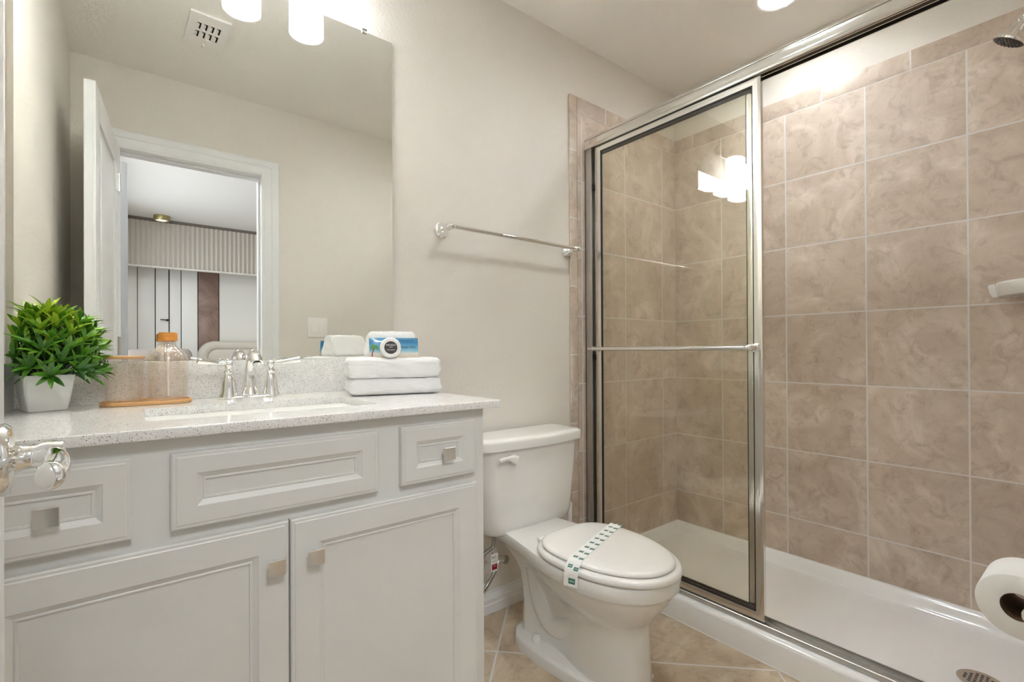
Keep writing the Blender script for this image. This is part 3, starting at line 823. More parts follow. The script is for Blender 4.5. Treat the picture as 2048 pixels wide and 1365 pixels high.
# toilet brush behind the bowl
tbx, tby = 1.455, 1.455
br = thing('toilet_brush', 'white toilet brush with a rod handle standing behind the toilet', 'toilet brush', (tbx, tby, 0))
bm = B(); add_lathe(bm, [(0.048, 0), (0.050, 0.004), (0.046, 0.06), (0.043, 0.12), (0.040, 0.12), (0.043, 0.06), (0.045, 0.008), (0.001, 0.006)], (tbx, tby, 0), seg=28, cap1=False); obj('holder', bm, M['plastic'], br)
bm = B(); add_lathe(bm, [(0.006, 0.02), (0.007, 0.14), (0.0105, 0.20), (0.0115, 0.34), (0.0115, 0.375), (0.009, 0.386), (0.001, 0.390)], (tbx, tby, 0), seg=20); obj('handle', bm, M['plastic'], br)

# ------------------------------------------------------------------ shower pan
PX0 = 1.619
def pan_z(x, y):
    dx0 = x-PX0; dw = min(XS-0.008-x, y-YO-0.008, WY-0.008-y)
    ss = lambda t: 0 if t <= 0 else (1 if t >= 1 else t*t*(3-2*t))
    drain = math.hypot(x-2.0, y-0.25)
    fl_ = 0.034 + 0.010*min(1, drain/1.2)
    curb = 0.092*(1-max(0, (0.014-dx0)/0.014)**2.2*0.16) if dx0 < 0.10 else 0.092
    cz = fl_ + (curb-fl_)*(1-ss((dx0-0.092)/0.055))
    lip = fl_ + (0.0815-fl_)*(1-ss((dw-0.012)/0.050)**0.8)
    return max(cz, lip, fl_)
bm = B()
xs = [PX0, PX0+0.001, PX0+0.003, PX0+0.006, PX0+0.010, PX0+0.014, PX0+0.03, PX0+0.06]+[PX0+0.088+0.007*i for i in range(10)]
x = xs[-1]
while x < XS-0.075: xs.append(x+0.02); x += 0.02
xs += [XS-0.001-0.0055*i for i in range(13)][::-1]
xs = sorted(set(round(v, 5) for v in xs if v <= XS))
ys = sorted(set([round(YO+0.001+0.0055*i, 5) for i in range(14)] + [round(YO+0.08+0.03*i, 5) for i in range(46) if YO+0.08+0.03*i < WY-0.078] + [round(WY-0.001-0.0055*i, 5) for i in range(14)]))
g = [[bm.verts.new((x, y, pan_z(x, y))) for y in ys] for x in xs]
for i in range(len(xs)-1):
    for j in range(len(ys)-1): bm.faces.new((g[i][j], g[i+1][j], g[i+1][j+1], g[i][j+1]))
bmv = [bm.verts.new((PX0, y, 0.0)) for y in ys]
for j in range(len(ys)-1): bm.faces.new((bmv[j], g[0][j], g[0][j+1], bmv[j+1]))
bw = [bm.verts.new((xs[-1], y, 0.0)) for y in ys]
for j in range(len(ys)-1): bm.faces.new((g[-1][j], bw[j], bw[j+1], g[-1][j+1])); bm.faces.new((bmv[j], bmv[j+1], bw[j+1], bw[j]))
sp_ = thing('shower_pan', 'white acrylic shower pan with raised curb under the sliding doors', 'shower pan', (2.0, 0.8, 0))
obj('tray', bm, M['acryl'], sp_, ang=50)
dr = (1.972, 0.268)
bm = B()
hl = []
for i in range(-3, 4):
    for j in range(-3, 4):
        if i*i+j*j <= 10: hl.append(list(reversed([(dr[0]+i*0.0115-0.0035, dr[1]+j*0.0115-0.0035), (dr[0]+i*0.0115+0.0035, dr[1]+j*0.0115-0.0035), (dr[0]+i*0.0115+0.0035, dr[1]+j*0.0115+0.0035), (dr[0]+i*0.0115-0.0035, dr[1]+j*0.0115+0.0035)])))
add_plate(bm, [(dr[0]+0.054*cos(2*pi*k/40), dr[1]+0.054*sin(2*pi*k/40)) for k in range(40)], hl, 0.0365, 0.0395)
obj('drain_grate', bm, M['nickel'], sp_)
bm = B(); add_lathe(bm, [(0.052, 0.0), (0.001, 0.0005)], (dr[0], dr[1], 0.0360), seg=40); obj('drain_hole', bm, M['dark'], sp_)
bm = B(); add_box(bm, PX0-0.004, PX0, YO, WY-0.011, 0, 0.004, 0.001); struct('trim_7', bm, M['plastic'])

# ------------------------------------------------------------------ shower enclosure frame
en = thing('shower_door_frame', 'polished aluminium header, wall jamb and bottom track of the shower opening', 'shower frame', (1.67, 0.8, 0.092))
bm = B()
hp = [(1.645, 1.944), (1.6445, 1.972), (1.646, 1.986), (1.650, 1.996), (1.657, 2.003), (1.667, 2.006), (1.690, 2.006), (1.700, 2.002), (1.704, 1.992), (1.704, 1.944),
      (1.701, 1.944), (1.701, 1.985), (1.690, 1.985), (1.690, 1.950), (1.686, 1.950), (1.686, 1.985), (1.6685, 1.985), (1.6685, 1.950), (1.6645, 1.950), (1.6645, 1.985), (1.649, 1.985), (1.649, 1.944)]
add_prism(bm, [(x, z) for x, z in hp], YO+0.009, WY-0.0115, 'y')
obj('header', bm, M['alu'], en, ang=25)
bm = B(); add_box(bm, 1.6420, 1.6455, YO+0.009, WY-0.0115, 1.944, 1.9585, 0.0015); add_box(bm, 1.6425, 1.6455, YO+0.009, WY-0.0115, 1.985, 1.9875, 0.001)
obj('header_bead', bm, M['alu'], en)
bm = B()
tp = [(1.646, 0.0935), (1.646, 0.108), (1.648, 0.110), (1.651, 0.110), (1.652, 0.100), (1.676, 0.100), (1.676, 0.106), (1.679, 0.106), (1.679, 0.098), (1.700, 0.098), (1.700, 0.112), (1.704, 0.112), (1.706, 0.0935)]
add_prism(bm, tp, YO+0.009, WY-0.0115, 'y'); obj('bottom_track', bm, M['alu2'], en, ang=25)
for y0, y1 in ((WY-0.050, WY-0.0115), (YO+0.009, YO+0.040)):
    bm = B()
    add_box(bm, 1.650, 1.656, y0, y1, 0.110, 1.944, 0.001); add_box(bm, 1.676, 1.680, y0, y1, 0.110, 1.944, 0.001); add_box(bm, 1.698, 1.703, y0, y1, 0.112, 1.944, 0.001)
    ye = y1-0.004 if y0 > 1 else y0+0.004
    add_box(bm, 1.650, 1.703, min(ye, y1 if y0 > 1 else y0), max(ye, y1 if y0 > 1 else y0), 0.112, 1.944)
    obj('wall_jamb', bm, M['alu2'], en)
for z in (1.755, 0.978):
    bm = B(); add_box(bm, 1.657, 1.673, WY-0.056, WY-0.040, z, z+0.028, 0.003); obj('bumper', bm, M['black'], en, label='black rubber bumper')

def glass_door(x, y0, y1, name_label, bar):
    dd = thing('shower_door', name_label, 'shower door', (x, (y0+y1)/2, 0.112), 'sliding shower doors stacked at the tiled back wall')
    z0, z1 = 0.114, 1.9435
    w, t_ = 0.028, 0.0075
    bm = B()
    prof = [(-t_, 0.0), (-t_-0.001, w*0.25), (-t_, w*0.6), (-t_+0.002, w), (t_-0.002, w), (t_, w*0.6), (t_+0.001, w*0.25), (t_, 0.0)]
    corners = [(y0, z0, 1, 1), (y1, z0, -1, 1), (y1, z1, -1, -1), (y0, z1, 1, -1)]
    rings = [[(x+px_, yy+sy*o_, zz+sz*o_*0.85) for px_, o_ in prof] for yy, zz, sy, sz in corners]
    rv = [[bm.verts.new(p) for p in r] for r in rings]
    for i in range(4):
        a, b = rv[i], rv[(i+1) % 4]
        for k in range(len(prof)):
            k2 = (k+1) % len(prof)
            bm.faces.new((a[k], a[k2], b[k2], b[k]))
    obj('frame', bm, M['alu'], dd, ang=18)
    bm = B()
    g0 = [(y0+w-0.001, z0+w*0.85-0.001), (y1-w+0.001, z0+w*0.85-0.001), (y1-w+0.001, z1-w*0.85+0.001), (y0+w-0.001, z1-w*0.85+0.001)]
    g1 = [(y0+w+0.004, z0+w*0.85+0.004), (y1-w-0.004, z0+w*0.85+0.004), (y1-w-0.004, z1-w*0.85-0.004), (y0+w+0.004, z1-w*0.85-0.004)]
    rr = [[bm.verts.new((x+sx, y, z)) for y, z in gg] for gg, sx in ((g0, -0.004), (g1, -0.004), (g1, 0.004), (g0, 0.004))]
    for a, b in zip(rr, rr[1:]+rr[:1]):
        for k in range(4):
            bm.faces.new((a[k], a[(k+1) % 4], b[(k+1) % 4], b[k]))
    obj('gasket', bm, M['black'], dd, label='black glazing gasket')
    bm = B(); add_box(bm, x-0.0025, x+0.0025, y0+w+0.001, y1-w-0.001, z0+w*0.85+0.001, z1-w*0.85-0.001)
    obj('glass_pane', bm, M['glass'], dd)
    if bar:
        zb = 1.0295; xb = x-0.047
        bm = B(); add_tube(bm, [(xb, y0+0.036, zb), (xb, y1+0.010, zb)], 0.0085, 20)
        obj('towel_bar', bm, M['alu'], dd, label='polished rail across the glass')
        for yy, s in ((y0+0.020, 1), (y1-0.008, -1)):
            bm = B()
            add_box(bm, x-0.013, x-0.0085, yy-0.009, yy+0.009, zb-0.014, zb+0.014, 0.002)
            add_tube(bm, smooth_path([(x-0.010, yy, zb), (x-0.028, yy, zb), (xb, yy+s*0.006, zb), (xb, yy+s*0.018, zb)], 4), 0.0098, 14)
            obj('rail_bracket', bm, M['chrome'], dd)
    return dd
glass_door(1.6625, 0.7470, 1.4790, 'framed sliding glass shower door with a horizontal towel rail', True)
glass_door(1.6880, 0.7800, 1.5060, 'inner framed sliding glass shower door behind the one with the rail', False)

# shower head
sh = thing('showerhead', 'chrome shower head on a bent arm near the top of the tiled wall', 'shower head', (2.0, YO+0.008, 2.0))
bm = B(); add_lathe(bm, [(0.030, 0), (0.028, 0.004), (0.013, 0.010), (0.011, 0.014)], (2.0, YO+0.0085, 2.005), (0, 1, 0), 28); obj('flange', bm, M['chrome'], sh)
bm = B(); add_tube(bm, smooth_path([(2.0, YO+0.012, 2.005), (2.0, YO+0.07, 2.005), (2.0, YO+0.11, 1.990), (2.0, YO+0.135, 1.965)], 6), 0.0095, 16); obj('arm', bm, M['chrome'], sh)
ax = Vector((0, 0.55, -0.83)).normalized(); o0 = Vector((2.01, YO+0.132, 1.978))
bm = B(); add_lathe(bm, [(0.010, 0), (0.015, 0.006), (0.015, 0.018), (0.011, 0.022), (0.016, 0.030), (0.019, 0.040), (0.025, 0.053), (0.036, 0.064), (0.039, 0.070), (0.0375, 0.075)], o0, ax, 36, True, False); hd = obj('head', bm, M['chrome'], sh)
bm = B(); add_lathe(bm, [(0.0374, 0.0745), (0.026, 0.0765), (0.001, 0.077)], o0, ax, 36)
a_, u_, v_ = basis(ax)
for rr_, cnt in ((0.010, 6), (0.019, 12), (0.028, 18)):
    for k in range(cnt):
        c_ = o0 + a_*0.0760 + (u_*cos(2*pi*k/cnt)+v_*sin(2*pi*k/cnt))*rr_
        add_lathe(bm, [(0.0022, 0), (0.0018, 0.003), (0.0004, 0.0032)], c_, ax, 6)
obj('spray_face', bm, mat('spray_face_grey', srgb(70, 64, 60), 0.45), sh, label='dark grey nozzle face')

# corner soap dish
sd = thing('soap_dish', 'white ceramic corner soap dish on the beige shower tile', 'soap dish', (XS-0.01, YO+0.01, 1.2))
bm = B()
def sdr(z, k, w_):
    out = [(XS-0.0085, YO+0.0085), (XS-0.0085, YO+0.0085+0.258*k)]
    for i in range(0, 17):
        a = pi/2 - (pi/2)*i/16
        rr_ = 0.250*k*(1-0.10*sin(2*a)**2 + 0.02*cos(6*a)*w_)
        out.append((XS-0.020-rr_*cos(a)*0.93, YO+0.020+rr_*sin(a)*0.93))
    out.append((XS-0.0085-0.258*k, YO+0.0085))
    return [(x, y, z) for x, y in out]
add_loft(bm, [sdr(1.197, 0.86, 0), sdr(1.201, 0.95, 0), sdr(1.218, 0.985, 0.5), sdr(1.240, 1.0, 1), sdr(1.246, 0.985, 1), sdr(1.243, 0.95, 1), sdr(1.230, 0.90, 0.5), sdr(1.226, 0.60, 0)])
obj('dish', bm, M['porc'], sd)

# toilet paper
hx0, hy0, hz0 = 1.10, 0.105, 0.618
hol = thing('toilet_paper_holder', 'chrome toilet paper holder posts on the doorway wall', 'toilet paper holder', (1.14, YO, hz0))
for x, s in ((hx0-0.030+0.0, -1), (hx0+0.125, 1)):
    bm = B()
    add_lathe(bm, [(0.024, 0), (0.024, 0.004), (0.019, 0.012), (0.010, 0.030), (0.009, 0.050)], (x, YO+0.0005, hz0-0.004), (0, 1, 0.03), 28)
    add_lathe(bm, [(0.001, -0.016), (0.008, -0.014), (0.0125, -0.006), (0.013, 0.004), (0.010, 0.012), (0.001, 0.015)], (x, hy0-0.018, hz0), (1, 0, 0), 24)
    obj('post', bm, M['chrome'], hol)
bm = B(); add_tube(bm, [(hx0-0.030, hy0-0.016, hz0), (hx0+0.125, hy0-0.016, hz0)], 0.0085, 16); obj('spindle', bm, M['chrome'], hol)
tpr = thing('toilet_paper_roll', 'white toilet paper roll on its chrome holder beside the shower', 'toilet paper', (1.15, hy0, hz0))
bm = B()
N = 64
prof = [(0.0215, 0.0), (0.049, 0.0), (0.0505, 0.0015), (0.0505, 0.0985), (0.049, 0.10), (0.0215, 0.10)]
a_, u_, v_ = basis((1, 0, 0))
rings = []
for r_, h_ in prof:
    rings.append([Vector((hx0, hy0, hz0-0.004)) + a_*h_ + (u_*cos(2*pi*i/N)+v_*sin(2*pi*i/N))*r_*(1+(0.018*sin(2*2*pi*i/N+0.6)+0.008*sin(3*2*pi*i/N))*(1 if r_ > 0.03 else 0.9)) for i in range(N)])
add_loft(bm, rings, False, False)
obj('tissue', bm, M['paper'], tpr, ang=50)
bm = B()
rings = []
for r_, h_ in [(0.0215, 0.002), (0.0205, 0.001), (0.0205, 0.099), (0.0215, 0.098)]:
    rings.append([Vector((hx0, hy0, hz0-0.004)) + a_*h_ + (u_*cos(2*pi*i/N)+v_*sin(2*pi*i/N))*r_ for i in range(N)])
add_loft(bm, rings, False, False); obj('core', bm, M['card'], tpr, label='brown cardboard core')

# ------------------------------------------------------------------ towels
def rounded_slab(w, d, h, r, n=22, amp=0.0025, seed=0, taper=None, wav=0.0):
    bm = B()
    bmesh.ops.create_cube(bm, size=2.0)
    bmesh.ops.subdivide_edges(bm, edges=bm.edges, cuts=n, use_grid_fill=True)
    for v in bm.verts:
        p = v.co.copy()
        q = Vector((p.x*w/2, p.y*d/2, p.z*h/2))
        c = Vector((max(-w/2+r, min(w/2-r, q.x)), max(-d/2+r, min(d/2-r, q.y)), max(-h/2+r, min(h/2-r, q.z))))
        e = q-c
        if e.length > 1e-9: q = c + e.normalized()*min(r, e.length if e.length < r else r)
        nv = Vector((q.x*30+seed, q.y*30, q.z*55))
        nn = noise.noise(nv)*amp + noise.noise(nv*3.7)*amp*0.4
        dirn = (e.normalized() if e.length > 1e-6 else Vector((0, 0, 1 if p.z > 0 else -1)))
        q += dirn*nn*(0.25 if p.z < -0.98 else 1.0)
        q.z += h/2
        if wav: q.z += wav*sin(q.x*9+seed)*(1 if p.z > 0 else 0.0)
        if taper:
            f_ = q.z/h
            q.x *= 1-(1-taper[0])*f_; q.y = q.y*(1-(1-taper[1])*f_) + taper[2]*f_
        v.co = q
    return bm
TR = radians(-14)
TC = Vector((0.6130, 1.3500, CT))
for (z, w, d_, h, sd_, lab, dx) in ((0.0016, 0.262, 0.150, 0.0455, 3.1, 'lower thick white folded bath towel on the counter', 0.002),
                                (0.0480, 0.264, 0.155, 0.0572, 8.4, 'upper thick white folded bath towel under the washcloth', -0.001)):
    o = obj('bath_towel', rounded_slab(w, d_, h, min(h/2-0.0008, 0.0165), 26, 0.0036, sd_, wav=0.0012), M['towel'], None, ang=180)
    o.location = TC + Matrix.Rotation(TR, 3, 'Z') @ Vector((dx, 0, z)); o.rotation_euler = (0, 0, TR)
    tag(o, lab, 'towel', 'bath towels stacked on the counter')
bm = rounded_slab(0.147, 0.115, 0.076, 0.012, 24, 0.0028, 5.5, taper=(0.88, 0.34, -0.016), wav=0.001)
wc = obj('washcloth', bm, M['towel'], None, ang=180)
wc.location = TC + Matrix.Rotation(TR, 3, 'Z') @ Vector((-0.0045, 0.008, 0.1062)); wc.rotation_euler = (0, 0, TR)
tag(wc, 'small white folded washcloth on top of the two bath towels', 'washcloth')

# makeup wipe packet leaning on the washcloth
pk = thing('wipe_packet', 'flat blue beach-print makeup remover wipe packet leaning on the washcloth', 'packet', TC + Matrix.Rotation(TR, 3, 'Z') @ Vector((-0.004, -0.0550, 0.1058)), rz=TR)
PW, PH = 0.139, 0.0575
def sky_mat():
    m = mat('beach_print', (1, 1, 1, 1), 0.22, coat=0.5); t = NT(m)
    tc = t.node('ShaderNodeTexCoord'); sp = t.node('ShaderNodeSeparateXYZ'); t.link(tc.outputs['Object'], sp.inputs[0])
    n = t.noise(tc.outputs['Object'], 60, 4)
    z = t.math('ADD', t.math('DIVIDE', sp.outputs[2], PH), t.math('MULTIPLY', t.math('SUBTRACT', n, 0.5), 0.12))
    c = t.ramp(z, [(0.05, srgb(226, 214, 196)), (0.22, srgb(226, 226, 220)), (0.30, srgb(160, 205, 215)), (0.42, srgb(120, 186, 214)), (0.75, srgb(62, 138, 190)), (1.0, srgb(84, 150, 190))])
    t.link(c, t.p.inputs['Base Color'])
    t.bump(t.noise(tc.outputs['Object'], 45, 3, 0.5, 0.6), 0.5, 0.002)
    return m
LEAN = radians(-9)
bm = B()
nx, nz = 20, 9
fr, bk = [], []
for i in range(nx+1):
    a, b = [], []
    for j in range(nz+1):
        u, v = i/nx, j/nz
        puff = (sin(pi*u)**0.5)*(sin(pi*v)**0.6)*0.0038
        wr = 0.0008*noise.noise(Vector((u*7, v*3, 1.7)))
        x, z = (u-0.5)*PW, v*PH
        a.append(bm.verts.new((x, -0.0004-puff+wr, z))); b.append(bm.verts.new((x, 0.0004+puff*0.6, z)))
    fr.append(a); bk.append(b)
for i in range(nx):
    for j in range(nz):
        bm.faces.new((fr[i][j], fr[i+1][j], fr[i+1][j+1], fr[i][j+1])); bm.faces.new((bk[i][j], bk[i][j+1], bk[i+1][j+1], bk[i+1][j]))
for i in range(nx):
    bm.faces.new((fr[i][0], bk[i][0], bk[i+1][0], fr[i+1][0])); bm.faces.new((fr[i][nz], fr[i+1][nz], bk[i+1][nz], bk[i][nz]))
for j in range(nz):
    bm.faces.new((fr[0][j], fr[0][j+1], bk[0][j+1], bk[0][j])); bm.faces.new((fr[nx][j], bk[nx][j], bk[nx][j+1], fr[nx][j+1]))
sl = obj('wrapper', bm, sky_mat(), pk, local=True, ang=60)
sl.rotation_euler = (LEAN, 0, 0)
navy = mat('navy_ink', srgb(24, 62, 92), 0.5)
FR = (pi/2, 0, 0)
text('lettering', 'MIKADO', 0.0098, navy, sl, (0.036, -0.0048, 0.0475), FR, 1.05, 1.05)
text('lettering', 'Makeup Remover Wipe', 0.0082, navy, sl, (0.020, -0.0052, 0.0300), FR, 1.0, 1.05, 0.3)
bm = B()
add_tube(bm, smooth_path([(-0.063, -0.0024, 0.001), (-0.0615, -0.0030, 0.014), (-0.056, -0.0036, 0.028)], 5), [0.0016]*11, 6); obj('palm_trunk', bm, mat('palm_trunk_ink', srgb(150, 70, 60), 0.6), sl, local=True)
bm = B()
for a in (20, 55, 90, 125, 165, 205, -20):
    p = smooth_path([(-0.056, -0.0042, 0.028), (-0.056+0.007*cos(radians(a)), -0.0045, 0.028+0.007*sin(radians(a))+0.001), (-0.056+0.012*cos(radians(a)), -0.0040, 0.028+0.012*sin(radians(a))-0.002)], 4)
    add_tube(bm, p, [0.0006+0.0013*sin(pi*i/8) for i in range(9)], 6)
obj('palm_fronds', bm, mat('palm_leaf_ink', srgb(96, 160, 90), 0.6), sl, local=True)
# round wrapped soap
so = thing('wrapped_soap', 'round white pleated soap with a black label in front of the blue packet', 'soap', TC + Matrix.Rotation(TR, 3, 'Z') @ Vector((-0.017, -0.0735, 0.1058)), rz=TR)
SRr = 0.0292
bm = B()
rings = []
Ns = 72
for r_, h_, pl in [(SRr*0.62, 0.0, 0), (SRr*0.66, -0.0006, 0.2), (SRr*0.9, -0.001, 1), (SRr, 0.0025, 1), (SRr*1.005, 0.006, 0.6), (SRr, 0.0095, 0.4), (SRr*0.92, 0.0125, 0), (SRr*0.3, 0.013, 0)]:
    rings.append([((r_*(1+0.010*pl*(1 if i % 2 else -1)))*cos(2*pi*i/Ns), h_+0.0004*pl*(1 if i % 2 else -1), (r_*(1+0.010*pl*(1 if i % 2 else -1)))*sin(2*pi*i/Ns)+SRr) for i in range(Ns)])
add_loft(bm, rings)
s1 = obj('soap_wrap', bm, mat('pleated_paper', srgb(236, 234, 232), 0.5), so, local=True, ang=25); s1.rotation_euler = (radians(-7), 0, 0)
bm = B(); add_lathe(bm, [(SRr*0.62, 0), (SRr*0.62, 0.0007), (0.001, 0.0008)], (0, -0.0001, SRr), (0, -1, 0), 40); s2 = obj('label', bm, mat('charcoal_ink', srgb(62, 58, 60), 0.4), s1, local=True, label='charcoal round label')
white_i = mat('white_ink', srgb(236, 236, 236), 0.5)
text('lettering', 'MIKADO', 0.0068, white_i, s2, (0.0, -0.0012, SRr+0.0068), FR, 1.0)
text('lettering', 'SOAP', 0.0036, white_i, s2, (0.0, -0.0012, SRr+0.0008), FR, 1.1)
text('lettering', 'Cleansing Bar', 0.0042, white_i, s2, (0.0, -0.0012, SRr-0.0065), FR, 1.0)

# ------------------------------------------------------------------ tray, jar and bottle
tr = thing('bamboo_tray', 'thin oval bamboo tray on the counter under the jar and bottle', 'tray', (0.034, 1.470, CT))
bm = B()
def stad(g, z): return [(x, y, z) for x, y in rrect(0.034-0.090+g, 0.034+0.090-g, 1.470-0.050+g, 1.470+0.050-g, 0.048-g, 10)]
add_loft(bm, [stad(0.002, CT+0.0003), stad(0.0, CT+0.002), stad(0.0, CT+0.0085), stad(0.001, CT+0.0095), stad(0.004, CT+0.0095), stad(0.006, CT+0.006), stad(0.02, CT+0.006)])
obj('board', bm, M['wood'], tr, ang=50)
JX, JY, TZ = -0.0100, 1.470, CT+0.0062
jar = thing('glass_jar', 'clear straight glass jar with a bamboo lid on the tray', 'jar', (JX, JY, TZ))
bm = B(); add_lathe(bm, [(0.001, 0.0), (0.031, 0.0), (0.0350, 0.004), (0.0365, 0.010), (0.0378, 0.094), (0.0352, 0.094), (0.0340, 0.012), (0.031, 0.006), (0.001, 0.005)], (JX, JY, TZ), seg=48, cap0=True, cap1=True); obj('body', bm, M['jarglass'], jar, ang=60)
bm = B(); add_lathe(bm, [(0.0345, 0.0955), (0.0385, 0.0955), (0.0402, 0.0975), (0.0402, 0.101), (0.0365, 0.103), (0.001, 0.1035)], (JX, JY, TZ), seg=48, cap0=True); obj('rim_seal', bm, M['jarglass'], jar)
bm = B(); add_lathe(bm, [(0.0398, 0.1040), (0.0403, 0.1050), (0.0403, 0.1092), (0.0390, 0.1100), (0.001, 0.1102)], (JX, JY, TZ), seg=48); obj('lid', bm, M['wood'], jar, label='bamboo disc lid')
bx, by = 0.0750, 1.4830
bo = thing('glass_bottle', 'clear round-shouldered glass bottle with an amber cap on the tray', 'bottle', (bx, by, TZ))
bm = B()
pr = [(0.001, 0.0), (0.036, 0.0), (0.0415, 0.004), (0.0425, 0.012), (0.0430, 0.088), (0.0425, 0.100), (0.0385, 0.113), (0.0300, 0.124), (0.0210, 0.131), (0.0175, 0.137), (0.0175, 0.146)]
inn = [(r_-0.0025 if r_ > 0.01 else 0.001, h_+(0.004 if h_ < 0.01 else 0)) for r_, h_ in reversed(pr)]
add_lathe(bm, pr+inn, (bx, by, TZ), seg=48, cap0=True, cap1=True); obj('body', bm, M['jarglass'], bo, ang=60)
bm = B(); add_lathe(bm, [(0.0188, 0.147), (0.0205, 0.1475), (0.0195, 0.166), (0.0185, 0.168), (0.001, 0.1685)], (bx, by, TZ), seg=36); obj('cap', bm, M['cap'], bo, label='amber bamboo cap')
bm = B(); add_tube(bm, [(bx, by, TZ+0.010), (bx, by, TZ+0.146)], 0.0030, 12); obj('dip_tube', bm, M['plastic'], bo)

# ------------------------------------------------------------------ potted plant
pcx, pcy = -0.1455, 1.455
pl = thing('potted_plant', 'bushy artificial green plant in a square white pot on the counter', 'plant', (pcx, pcy, CT))
PR = radians(17)
bm = B()
def sqr(h, z, r=0.006):
    return [Vector((pcx, pcy, 0)) + Matrix.Rotation(PR, 3, 'Z') @ Vector((x, y, 0)) + Vector((0, 0, z)) for x, y in rrect(-h, h, -h, h, r, 4)]
add_loft(bm, [sqr(0.0305, CT+0.0003), sqr(0.0325, CT+0.0025), sqr(0.0375, CT+0.035), sqr(0.0425, CT+0.0765), sqr(0.0423, CT+0.0775), sqr(0.0400, CT+0.0775), sqr(0.0392, CT+0.066), sqr(0.02, CT+0.066)])
obj('pot', bm, M['pot'], pl, ang=50)
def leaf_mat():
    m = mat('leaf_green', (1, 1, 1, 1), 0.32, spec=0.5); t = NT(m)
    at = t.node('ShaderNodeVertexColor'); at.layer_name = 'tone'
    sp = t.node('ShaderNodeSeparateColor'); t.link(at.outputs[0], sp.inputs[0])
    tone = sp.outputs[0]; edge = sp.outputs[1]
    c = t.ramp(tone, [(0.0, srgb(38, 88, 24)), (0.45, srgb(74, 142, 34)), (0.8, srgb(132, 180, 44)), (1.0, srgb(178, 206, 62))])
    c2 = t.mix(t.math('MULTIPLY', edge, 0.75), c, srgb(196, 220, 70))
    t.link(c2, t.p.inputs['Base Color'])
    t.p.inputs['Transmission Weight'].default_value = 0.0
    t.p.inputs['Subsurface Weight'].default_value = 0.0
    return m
M['leaf'] = leaf_mat()
M['stem'] = mat('stem_green', srgb(60, 84, 36), 0.5)
bmL = B(); cl = bmL.loops.layers.color.new('tone'); bmS = B()
def leaf(base, dr_, up, length, width, tone):
    d0 = dr_.normalized(); side = d0.cross(up).normalized(); nrm = side.cross(d0).normalized()
    segs = 7; rows = []
    curl = random.uniform(0.25, 0.6)
    for i in range(segs+1):
        t = i/segs
        w = width*(sin(pi*min(1, t**0.85*0.97+0.03)))**0.75*(1 if t < 0.98 else 0.1) + 0.0006
        c = base + d0*length*t*(1-0.12*curl*t) - nrm*length*curl*0.45*t*t
        rows.append([bmL.verts.new(c - side*w + nrm*w*0.38), bmL.verts.new(c), bmL.verts.new(c + side*w + nrm*w*0.38)])
    for i in range(segs):
        for s in (0, 1):
            f = bmL.faces.new((rows[i][s], rows[i][s+1], rows[i+1][s+1], rows[i+1][s]))
            for lp in f.loops:
                idx = 0 if lp.vert in (rows[i][1], rows[i+1][1]) else 1
                tt = (i+(1 if lp.vert in rows[i+1] else 0))/segs
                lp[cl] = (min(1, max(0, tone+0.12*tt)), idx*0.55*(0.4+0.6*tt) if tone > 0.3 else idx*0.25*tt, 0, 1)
CPL = Vector((pcx+0.005, pcy-0.010, CT+0.068))
rosettes = []
for i in range(62):
    ga = i*2.39996; f_ = (i+0.5)/62
    el = pi/2*(1-f_**0.62*1.12)                      # from the top down to slightly below level
    R_ = 0.086*(0.92+0.20*random.random())
    dv = Vector((cos(ga)*cos(el)*1.0, sin(ga)*cos(el)*0.78, sin(el)*1.55+0.30))
    tip = CPL + dv*R_*0.90
    tip.z = max(tip.z, CT+0.078)
    if tip.x < LX+0.03: tip.x = LX+0.03+random.random()*0.01
    if tip.y > WY-0.055: tip.y = WY-0.055
    rosettes.append((tip, dv.normalized(), f_))
for i in range(20):
    ga = i*2.39996+0.7
    dv = Vector((cos(ga)*0.55, sin(ga)*0.5, 0.55+0.3*random.random()))
    rosettes.append((CPL+dv*0.06, dv.normalized(), 0.85))
for tip, dv, f_ in rosettes:
    basep = CPL + Vector((dv.x*0.020, dv.y*0.020, -0.004))
    add_tube(bmS, smooth_path([basep, basep*0.5+tip*0.5+Vector((0, 0, 0.008)), tip], 4), 0.0013, 6)
    nl = random.randint(7, 9)
    a_, u_, v_ = basis(dv)
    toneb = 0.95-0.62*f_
    for k in range(nl):
        a = 2*pi*k/nl+random.uniform(-0.25, 0.25)
        spread = random.uniform(0.55, 1.15)
        dd_ = dv*1.0 + (u_*cos(a)+v_*sin(a))*spread + Vector((0, 0, 0.12))
        L_ = random.uniform(0.036, 0.054)
        bp = tip - dv*random.uniform(0.0, 0.014)
        e = bp + dd_.normalized()*L_
        if e.x < LX+0.018 or e.y > WY-0.024 or e.z < CT+0.045: continue
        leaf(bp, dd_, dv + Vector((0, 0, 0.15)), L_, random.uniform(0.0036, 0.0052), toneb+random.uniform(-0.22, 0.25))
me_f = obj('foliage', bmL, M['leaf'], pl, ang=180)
obj('stems', bmS, M['stem'], pl)
bm = B(); add_loft(bm, [sqr(0.0388, CT+0.0662), sqr(0.0390, CT+0.0690), sqr(0.02, CT+0.0705)]); obj('soil_filler', bm, mat('green_moss', srgb(52, 66, 34), 0.95), pl)

